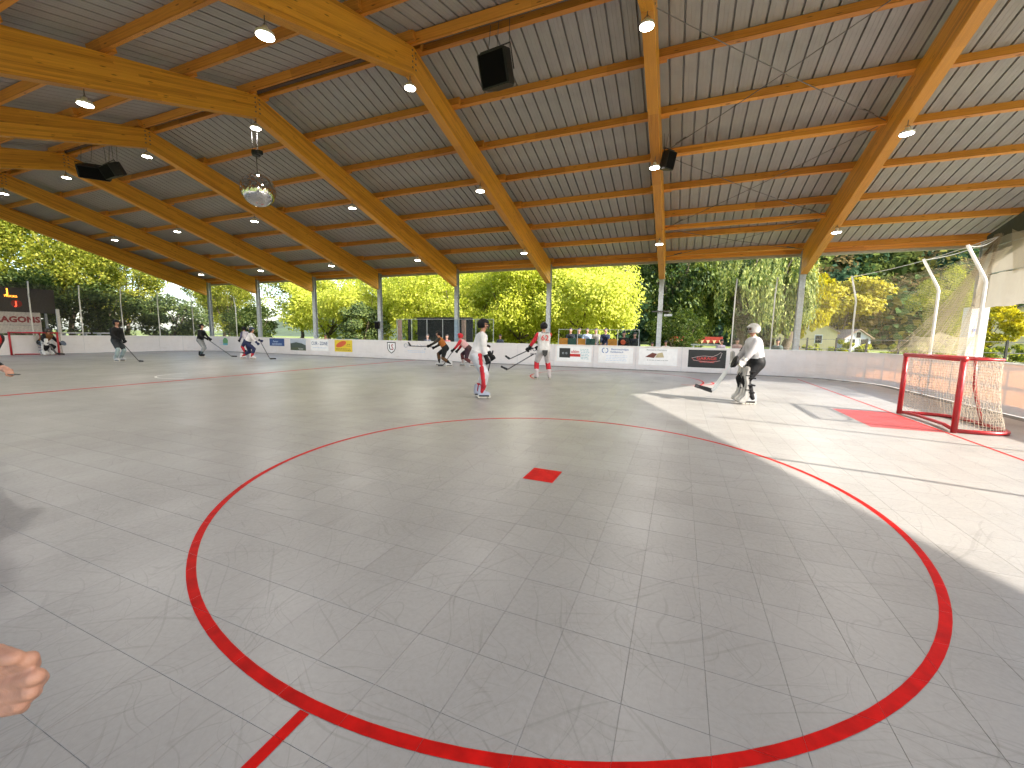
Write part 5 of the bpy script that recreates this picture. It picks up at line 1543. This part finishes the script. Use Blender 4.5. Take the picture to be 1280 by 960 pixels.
# ------------------------------------------------------------------ trees
def leaf_quads(P, Nn, size, rng, asp=0.62, droop=0.0):
    """one small folded leaf face per point; arrays in, vertices and faces out"""
    n = len(P)
    Nn = Nn/np.maximum(np.linalg.norm(Nn, axis=1, keepdims=True), 1e-9)
    t = rng.normal(size=(n, 3)); t -= (t*Nn).sum(1, keepdims=True)*Nn
    t /= np.maximum(np.linalg.norm(t, axis=1, keepdims=True), 1e-9)
    b = np.cross(Nn, t)
    s = size*rng.uniform(.65, 1.35, size=(n, 1))
    V = np.empty((n, 4, 3))
    V[:, 0] = P-t*s*.5; V[:, 1] = P+b*s*asp*.5+Nn*s*.08; V[:, 2] = P+t*s*.5-Nn*s*.1; V[:, 3] = P-b*s*asp*.5+Nn*s*.08
    return V
def leaf_mesh(name, V, mat):
    n = len(V)
    me = bpy.data.meshes.new(name)
    me.vertices.add(n*4); me.vertices.foreach_set('co', V.reshape(-1))
    me.loops.add(n*4); me.loops.foreach_set('vertex_index', np.arange(n*4, dtype=np.int32))
    me.polygons.add(n); me.polygons.foreach_set('loop_start', np.arange(0, n*4, 4, dtype=np.int32)); me.polygons.foreach_set('loop_total', np.full(n, 4, np.int32))
    me.materials.append(mat); me.update(); me.validate()
    return me
def crown_pts(rx, ry, rz_, cz, nb, n, rng, low=.0):
    """points on the shells of many overlapping leaf clumps that fill an uneven crown"""
    cs, rs = [], []
    for k in range(nb):
        u = rng.normal(size=3); u /= np.linalg.norm(u)
        f = rng.uniform(.35, .95)**.6
        c = np.array([u[0]*rx*f, u[1]*ry*f, cz+u[2]*rz_*f])
        cs.append(c); rs.append(rng.uniform(.20, .40)*min(rx, rz_))
    cs = np.array(cs); rs = np.array(rs)
    w = rs**2; idx = rng.choice(nb, size=n, p=w/w.sum())
    u = rng.normal(size=(n, 3)); u /= np.linalg.norm(u, axis=1, keepdims=True)
    rad = rs[idx][:, None]*rng.uniform(.55, 1.05, size=(n, 1))
    P = cs[idx]+u*rad*np.array([1, 1, .8])
    k = P[:, 2] > low
    Nn = u*.45+rng.normal(size=(n, 3))*.45+np.array([.60, -.42, .45])
    return P[k], Nn[k]
M['bark'] = simple('bark', (.10, .075, .05), rough=.9, var=.35, scale=9, bump=.6)
def trunk_mesh(h, r, rng, top, nl=6, spread=2.0):
    mb = MB()
    pts = [Vector((rng.normal()*.06*k, rng.normal()*.06*k, h*k/5)) for k in range(6)]
    mb.tube(pts, [r*(1.25 if k == 0 else 1-.1*k) for k in range(6)], 9)
    for k in range(nl):
        a = 2*PI*k/nl+rng.uniform(-.4, .4)
        b0 = pts[3].lerp(pts[5], rng.uniform(0, 1)); q = []
        for t in (0, .35, .7, 1): q.append(b0+Vector((math.cos(a)*spread*t, math.sin(a)*spread*t, (top-b0.z)*(.3*t+.7*t*t)*rng.uniform(.75, 1))))
        mb.tube(q, [r*.5, r*.36, r*.22, r*.08], 6)
    return mb.data('trunk', [M['bark']], True)
def tree_proto(name, mat, rx, ry, rz_, cz, nb, n, size, seed, th, tr, low=.3):
    rng = np.random.default_rng(seed)
    P, Nn = crown_pts(rx, ry, rz_, cz, nb, n, rng, low)
    return leaf_mesh('crown', leaf_quads(P, Nn, size, rng), mat), trunk_mesh(th, tr, rng, cz+rz_*.5, 7, rx*.6)
def tree(name, proto, loc, rz_, sc, label, group=None, cat='tree'):
    e = tag(empty(name, loc, rz_), label, cat, group)
    link('trunk', proto[1], e); link('crown', proto[0], e); e.scale = sc if isinstance(sc, tuple) else (sc, sc, sc)
    return e
LM = {}
LM['lime'] = leaf_mat('lime_leaves', [(.38, .44, .05), (.48, .53, .06), (.57, .60, .08), (.64, .65, .11), (.70, .70, .16)], .55, (1, 1, .6))
LM['mid'] = leaf_mat('mid_green_leaves', [(.13, .17, .022), (.22, .26, .03), (.33, .35, .045), (.45, .44, .07)], .5)
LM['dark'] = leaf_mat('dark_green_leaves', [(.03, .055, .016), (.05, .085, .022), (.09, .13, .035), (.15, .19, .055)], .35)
LM['gold'] = leaf_mat('golden_leaves', [(.30, .27, .016), (.42, .36, .025), (.52, .44, .04), (.56, .50, .08)], .45)
LM['willow'] = leaf_mat('willow_leaves', [(.09, .14, .035), (.19, .24, .06), (.32, .36, .10), (.46, .47, .16)], .35, (1, 1, .6))
pl_ = [tree_proto('t', LM['lime'], 3.4, 3.2, 3.3, 3.9, 64, 24000, .165, 100+k, 1.9, .17, .35) for k in range(2)]
pm_ = [tree_proto('t', LM['mid'], 3.6, 3.4, 4.6, 6.6, 58, 26000, .17, 200+k, 3.2, .22, .9) for k in range(2)]
pd_ = tree_proto('t', LM['dark'], 2.8, 2.8, 2.8, 3.6, 40, 9000, .22, 300, 1.6, .2, .2)
pg_ = tree_proto('t', LM['gold'], 2.6, 2.6, 2.4, 3.6, 34, 8000, .24, 400, 1.8, .14, 1.0)
TG = 'bright trees behind the far side'
ORD = ['first', 'second', 'third', 'fourth', 'fifth', 'sixth', 'seventh', 'eighth']
row = [(-5.9, 27.6, 1.02, 0), (-10.6, 28.0, 1.05, 1), (-15.4, 27.8, 1.0, 0), (-20.0, 28.2, 1.08, 1), (-25.0, 27.8, 1.0, 0), (-30.2, 28.6, 1.04, 1)]
for i, (x, y, s, v) in enumerate(row):
    tree('leafy_tree', pl_[v], (x, y, -.1), i*1.3, s, 'bright yellow-green tree behind the far boards, %s counting from the willow' % ORD[i], TG)
for i, (x, y, s, v) in enumerate(((-8.3, 31.8, 1.14, 1), (-13.0, 32.0, 1.18, 0), (-17.8, 32.2, 1.16, 1), (-22.6, 32.4, 1.2, 0))):
    tree('leafy_tree', pl_[v], (x, y, -.1), i*1.9+.7, s, 'bright tree of the second row, filling the gap after the %s front tree' % ORD[i], 'bright trees of the second row')
mid = [(-13.0, 38.0, 1.0, 0), (-21.5, 38.5, 1.05, 1), (-30.0, 35.5, 1.05, 0), (-36.5, 31.0, .95, 1), (-8.0, 37.0, .85, 0)]
MW = ['showing over the second and third bright trees', 'behind the fourth bright tree', 'behind the sixth bright tree', 'beyond the far left corner of the rink', 'behind the bright tree nearest the willow']
for i, (x, y, s, v) in enumerate(mid):
    tree('leafy_tree', pm_[v], (x, y, -.1), i*2.1, s, 'taller green tree '+MW[i], 'taller trees behind the row')
lt = [(-42.0, 5.0, 1.15, 0), (-43.5, 10.5, 1.2, 1), (-41.5, 15.5, 1.05, 0), (-44.5, 20.0, .95, 1), (-49.0, 31.0, .95, 0), (-42.5, 27.5, .72, 1), (-52.0, 14.0, 1.3, 1), (-51.0, 4.0, 1.35, 0)]
for i, (x, y, s, v) in enumerate(lt):
    tree('leafy_tree', pm_[v], (x, y, -.1), i*1.7+.5, s, 'tall tree beyond the left end net, %s in order from the scoreboard side' % ORD[i], 'trees beyond the left end')
hd = [(-38.6, 8.0, .80), (-38.8, 12.2, .86), (-39.0, 16.2, .80), (-38.4, 20.2, .70), (-35.0, 24.6, .62)]
for i, (x, y, s) in enumerate(hd):
    tree('bushy_tree', pd_, (x, y, -.1), i*2.3, (s*1.15, s*1.15, s), 'dark low bushy tree close behind the left end net, %s from the left' % ORD[i], 'dark bushes at the left end')
tree('bushy_tree', pd_, (-23.2, 25.2, -.1), .4, .62, 'dark low bush in front of the bright trees near the third column', None)
tree('bushy_tree', pd_, (-.4, 37.0, -.1), .9, (1.35, 1.3, 1.75), 'tall dark tree between the bright row and the willow')
tree('bushy_tree', pd_, (-.2, 26.0, -.1), 2.0, (.55, .55, .5), 'round green bush behind the slim column', None, 'bush')
tree('golden_tree', pg_, (24.8, 86.0, -.1), 0, (2.5, 2.3, 2.0), 'large golden tree before the wooded hill behind the cream house')
tree('golden_tree', pg_, (23.4, 46.0, -.1), 1, (.78, .78, .82), 'small golden tree on the lawn right of the corner column')
tree('golden_tree', pg_, (10.6, 47.0, -.1), 2, (.9, .9, 1.5), 'tall yellow-green tree right of the willow by the column')
tree('leafy_tree', pm_[0], (17.2, 38.5, -.1), 2.2, (.5, .5, .6), 'olive tree behind the right end net')
tree('leafy_tree', pm_[1], (38, 62.0, -.1), 1.2, (.8, .8, .8), 'green tree at the right picture edge beyond the lawn')
# willow: arching limbs with hanging strands of narrow leaves
def willow(loc, h, r, label, seed, nst=620):
    rng = np.random.default_rng(seed)
    e = tag(empty('weeping_willow', loc), label, 'tree')
    link('trunk', trunk_mesh(h*.45, .38, rng, h*.85, 9, r*.7), e)
    Ps, Ns = [], []
    ncl = max(14, nst//11)
    cl = [(rng.uniform(0, 2*PI), rng.uniform(.15, 1)**.55, rng.uniform(.8, 1.05), rng.uniform(.35, 1.0)) for _ in range(ncl)]
    for k in range(nst):
        a, f, hz_, lf = cl[k % ncl]
        x, y = math.cos(a)*r*f+rng.normal(0, .24), math.sin(a)*r*f+rng.normal(0, .24)
        z0 = h*(.55+.45*math.sqrt(max(0, 1-f*f*.85)))*hz_*rng.uniform(.94, 1.03)
        ln = rng.uniform(.7, 1.0)*lf*(z0-.9); nl = int(ln/.085)
        s = np.linspace(0, 1, nl)
        out = .35*np.sin(s*PI*.5)*rng.uniform(.4, 1.2)
        px = x+math.cos(a)*out+rng.normal(0, .05, nl)+.12*np.sin(s*6+a*3); py_ = y+math.sin(a)*out+rng.normal(0, .05, nl)
        pz = z0+.25*np.sin(s*PI*.3)-ln*s
        Ps.append(np.stack([px, py_, pz], 1)); Ns.append(rng.normal(size=(nl, 3))*.6+np.array([math.cos(a), math.sin(a), .25]))
    P = np.concatenate(Ps); Nn = np.concatenate(Ns)
    n = len(P); Nn /= np.linalg.norm(Nn, axis=1, keepdims=True)
    t = np.tile([0, 0, -1.], (n, 1))+rng.normal(size=(n, 3))*.28; t -= (t*Nn).sum(1, keepdims=True)*Nn; t /= np.linalg.norm(t, axis=1, keepdims=True)
    b = np.cross(Nn, t); s = (.30*rng.uniform(.6, 1.3, size=(n, 1)))
    V = np.empty((n, 4, 3)); V[:, 0] = P-t*s*.5; V[:, 1] = P+b*s*.17; V[:, 2] = P+t*s*.5; V[:, 3] = P-b*s*.17
    link('crown', leaf_mesh('crown', V, LM['willow']), e)
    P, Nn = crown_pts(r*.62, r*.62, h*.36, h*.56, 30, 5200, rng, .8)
    link('shade_core_foliage', leaf_mesh('shade_core_foliage', leaf_quads(P, Nn, .26, rng), LM['dark']), e)  # dark leaf colour stands in for the shade inside the crown
    return e
willow((4.6, 39.5, -.1), 9.6, 5.0, 'large weeping willow with hanging strands behind the far boards', 5, 760)
willow((7.9, 38.5, -.1), 9.0, 1.2, 'narrow weeping tree beside the column right of the large willow', 6, 170)

# ------------------------------------------------------------------ hill with woods
def hill_z(x, y):
    s = max(0.0, y-95.0)
    return -0.1+min(62.0, 62*(1-math.exp(-(s/105.0)**1.35)))*(0.78+0.22*math.sin(x*.018+.6))
hm = MB(); nx, ny = 60, 30
for i in range(nx+1):
    for j in range(ny+1):
        x = -160+420*i/nx; y = 92+230*j/ny
        hm.v.append((x, y, hill_z(x, y)-.15+(random.uniform(-.6, .6) if j > 1 else 0)))
for i in range(nx):
    for j in range(ny):
        a = i*(ny+1)+j; hm.f.append((a, a+ny+1, a+ny+2, a+1)); hm.m.append(0)
tag(hm.build('hill', simple('hill_undergrowth', (.05, .07, .025), rough=.9, var=.4, scale=.2), smooth=True), kind='structure')
rng = np.random.default_rng(77)
Vs, Cs = [], []
pal = np.array([(.05, .09, .03), (.035, .07, .035), (.11, .14, .035), (.17, .16, .04), (.20, .15, .06), (.06, .10, .05), (.26, .23, .05)])
for k in range(980):
    y = 88+190*rng.uniform(0, 1)**1.25
    x = rng.uniform(-.55*y-10, 1.05*y+10)
    z = hill_z(x, y); r = rng.uniform(2.6, 4.6)
    n = 210
    u = rng.normal(size=(n, 3)); u /= np.linalg.norm(u, axis=1, keepdims=True)
    lob = 1+.25*np.sin(u[:, 0:1]*5+k)+.2*np.cos(u[:, 1:2]*6+k*2)
    P = np.array([x, y, z+r*1.25])+u*lob*r*np.array([1, 1, 1.25])*rng.uniform(.7, 1.05, size=(n, 1))
    V = leaf_quads(P, u+rng.normal(size=(n, 3))*.5+np.array([0, 0, .4]), 1.25, rng, .8)
    Vs.append(V)
    c = pal[rng.choice(7, p=[.2, .2, .18, .12, .1, .12, .08])]*rng.uniform(.8, 1.25)
    Cs.append(np.tile(np.append(c, 1), (n*4, 1))*rng.uniform(.75, 1.3, size=(n, 1)).repeat(4, 0))
V = np.concatenate(Vs); Cc = np.concatenate(Cs)
fm, fnt, fout = new_mat('wood_foliage')
at_ = fnt.nodes.new('ShaderNodeAttribute'); at_.attribute_name = 'leaf_colour'
d_ = fnt.nodes.new('ShaderNodeBsdfDiffuse'); L(fnt, at_.outputs['Color'], d_.inputs[0]); t_ = fnt.nodes.new('ShaderNodeBsdfTranslucent'); L(fnt, at_.outputs['Color'], t_.inputs[0])
x_ = fnt.nodes.new('ShaderNodeMixShader'); x_.inputs[0].default_value = .3; L(fnt, d_.outputs[0], x_.inputs[1]); L(fnt, t_.outputs[0], x_.inputs[2]); L(fnt, x_.outputs[0], fout.inputs[0])
me = leaf_mesh('hillside_woods', V, fm)
ca_ = me.color_attributes.new('leaf_colour', 'FLOAT_COLOR', 'POINT'); ca_.data.foreach_set('color', np.clip(Cc, 0, 1).reshape(-1).astype(np.float32))
tag(link('hillside_woods', me), 'mixed autumn woods covering the far hill', 'woods', None, 'stuff')

# ------------------------------------------------------------------ houses, fence, pennants
def house(loc, rz_, w, d, h, rh, wallc, label):
    e = tag(empty('house', loc, rz_), label, 'house')
    wm = simple('render_%d' % int(wallc[0]*99), wallc, rough=.85, var=.08, scale=1)
    mb = MB()
    mb.prism([(-w/2, -d/2, 0), (w/2, -d/2, 0), (w/2, -d/2, h), (0, -d/2, h+rh), (-w/2, -d/2, h)], (0, d, 0))
    link('wall', mb.data('wall', [wm]), e)
    for s in (-1, 1):
        mb = MB(); mb.bar((s*(w/2+.35), 0, h-.35*rh/(w/2)+.08), (0, 0, h+rh+.08), d+.8, .12, up=(0, 0, 1)); link('roof', mb.data('roof', [simple('roof_tiles', (.30, .22, .16), rough=.8, var=.3, scale=6)]), e)
    for (x, z, ww, hh_) in ((-w*.22, h*.62, .9, 1.2), (w*.22, h*.62, .9, 1.2), (0, h+rh*.35, .7, 1.0)):
        mb = MB(); mb.box((x, -d/2-.02, z), (ww, .08, hh_)); f = link('window', mb.data('window', [M['white']]), e)
        mb = MB(); mb.box((x, -d/2-.065, z), (ww*.82, .02, hh_*.86)); link('pane', mb.data('pane', [simple('window_glass', (.02, .025, .03), rough=.08)]), f)
    return e
house((17.0, 72.0, -.1), -.25, 7.0, 9, 2.6, 2.4, (.62, .50, .28), 'cream gabled house beyond the lawn right of the column')
house((43.0, 74.0, -.1), -.5, 9.0, 10, 4.6, 2.6, (.62, .62, .62), 'white house at the right picture edge beyond the lawn')
house((24.5, 80.0, -.1), .2, 3.4, 5, 1.9, 1.2, (.50, .53, .60), 'small white house behind the net, left of the goal')
fe = tag(empty('garden_fence', (13.5, 31.0, -.1)), 'dark post and wire fence along the lawn behind the right boards', 'fence')
FD = Vector((math.cos(-.05), math.sin(-.05), 0))
for i in range(12):
    mb = MB(); mb.box((FD.x*(i*1.5-7.5), FD.y*(i*1.5-7.5), .85), (.09, .09, 1.7)); link('fence_post', mb.data('fence_post', [simple('fence_wood', (.045, .04, .035), rough=.8)]), fe)
for z in (.5, 1.0, 1.6):
    mb = MB(); mb.tube([tuple(FD*-8+Vector((0, 0, z))), tuple(FD*9.5+Vector((0, 0, z)))], .018, 5); link('fence_wire', mb.data('fence_wire', [M['cable']]), fe)
pe = tag(empty('pennant_barrier', (1.0, 31.5, -.1)), 'red barrier with pale pennants under the willow', 'barrier')
mb = MB(); mb.box((0, 0, 1.45), (3.4, .03, .42)); link('red_band', mb.data('red_band', [simple('red_fabric', (.30, .03, .015), rough=.8, var=.3)]), pe)
for i in range(9):
    x = -1.55+i*.39
    mb = MB(); mb.prism([(x-.12, -.04, 1.42), (x+.12, -.04, 1.42), (x, -.04, 1.16)], (0, .006, 0)); link('pennant', mb.data('pennant', [simple('pennant_cloth', (.6, .45, .25), rough=.8)]), pe)
for x in (-1.65, 0, 1.65):
    mb = MB(); mb.box((x, .05, .85), (.07, .07, 1.7)); link('post', mb.data('post', [M['bark']]), pe)
# garden shrubs along the fence
psh = tree_proto('t', LM['mid'], 1.0, .8, .75, .75, 16, 1800, .14, 500, .3, .05, .03)
for i, (x, y, s) in enumerate(((8.5, 32.5, 1.0), (10.4, 33, 1.2), (12.6, 32.6, 1.0), (15.0, 33.4, 1.3), (17.4, 32.8, 1.1), (20.0, 34.5, 1.2))):
    tree('garden_shrub', psh, (x, y, -.1), i*1.1, s, 'low green shrub along the garden fence, %s from the column' % ORD[i], 'shrubs along the fence', 'shrub')

# ------------------------------------------------------------------ hand of the person beside the camera
def cam_pt(px, py_, d): return Vector((0, 0, CAM_H))+(CR*((px-640)/506.18)+CU*((480-py_)/506.18)+fwd)*d
def near_person():
    e = tag(empty('person', (-1.42, -.30, 0)), 'person beside the viewer, only a half-closed hand showing at the left edge', 'person')
    O = Vector((-1.42, -.30, 0))
    d = .60
    sk = 0
    # finger axes in view: pointing right and slightly down
    pr = []
    kn = [cam_pt(4, 838, d+.015), cam_pt(2, 856, d+.012), cam_pt(-2, 873, d+.012), cam_pt(-8, 888, d+.016)]
    m1 = [cam_pt(36, 824, d-.008), cam_pt(44, 846, d-.010), cam_pt(38, 865, d-.006), cam_pt(24, 882, d+.002)]
    m2 = [cam_pt(40, 832, d+.03), cam_pt(50, 849, d+.03), cam_pt(42, 866, d+.03), cam_pt(28, 884, d+.03)]
    tp = [cam_pt(14, 842, d+.045), cam_pt(20, 858, d+.048), cam_pt(16, 874, d+.045), cam_pt(6, 890, d+.042)]
    for k in range(4):
        r = (.0115, .0118, .011, .0098)[k]
        pr += [(kn[k], m1[k], r*1.06, r, sk), (m1[k], m2[k], r, r*.92, sk), (m2[k], tp[k], r*.9, r*.75, sk)]
    wrist = cam_pt(-88, 872, d+.05)
    for k in range(4): pr.append((wrist.lerp(kn[k], .25), kn[k], .019, .0135, sk))
    th0 = wrist.lerp(kn[0], .45)+CU*.012-fwd*.01
    th1 = cam_pt(-8, 818, d-.02); th2 = cam_pt(18, 822, d-.022)
    pr += [(th0, th1, .020, .0145, sk), (th1, th2, .0135, .0105, sk)]
    pr = [(a-O, b-O, r0, r1, m_) for a, b, r0, r1, m_ in pr]
    wl = wrist-O
    el = wl+Vector((-.20, -.16, -.02)); shd = Vector((.16, -.02, 1.40))
    el, w2 = ik(shd, wl, .30, .27, Vector((.1, -.7, -.4)))
    pr += [(wl, el.lerp(wl, .5), .030, .040, 0), (el.lerp(wl, .5), el, .052, .056, 1), (el, shd, .056, .075, 1)]
    T = [((-.06, 0, .95), (-.07, 0, 1.36), .13, .13, 1), ((.06, 0, .95), (.07, 0, 1.36), .13, .13, 1), ((-.16, 0, 1.40), (.16, 0, 1.40), .085, .085, 1),
         ((0, 0, 1.42), (0, .01, 1.52), .058, .052, 0), ((0, 0, 1.63), (0, .01, 1.58), .092, .085, 0), ((0, .04, 1.53), (0, .04, 1.56), .05, .06, 0), ((0, -.02, 1.66), (0, -.04, 1.62), .095, .088, 3), ((0, .098, 1.585), (0, .106, 1.57), .011, .014, 0)]
    for sx in (-1, 1): T += [((sx*.095, 0, .9), (sx*.11, .02, .5), .11, .078, 2), ((sx*.11, .02, .5), (sx*.12, -.02, .1), .075, .05, 2), ((sx*.12, -.05, .05), (sx*.13, .15, .035), .045, .035, 2)]
    T += [((-.18, 0, 1.38), (-.26, -.03, 1.10), .075, .055, 1), ((-.26, -.03, 1.10), (-.25, .08, .86), .052, .04, 1), ((-.25, .08, .86), (-.245, .11, .77), .036, .03, 0)]
    me = fuse([p_ for p_ in pr], [M['skin'], col_mat((.05, .06, .09)), col_mat((.05, .05, .06)), M['hair']], 'arm', .0035, 2)
    me2 = fuse(T+[p_ for p_ in pr[-1:]], [M['skin'], col_mat((.05, .06, .09)), col_mat((.05, .05, .06)), M['hair']], 'body', .02, 2)
    link('body', me2, e); link('arm', me, e)
near_person()
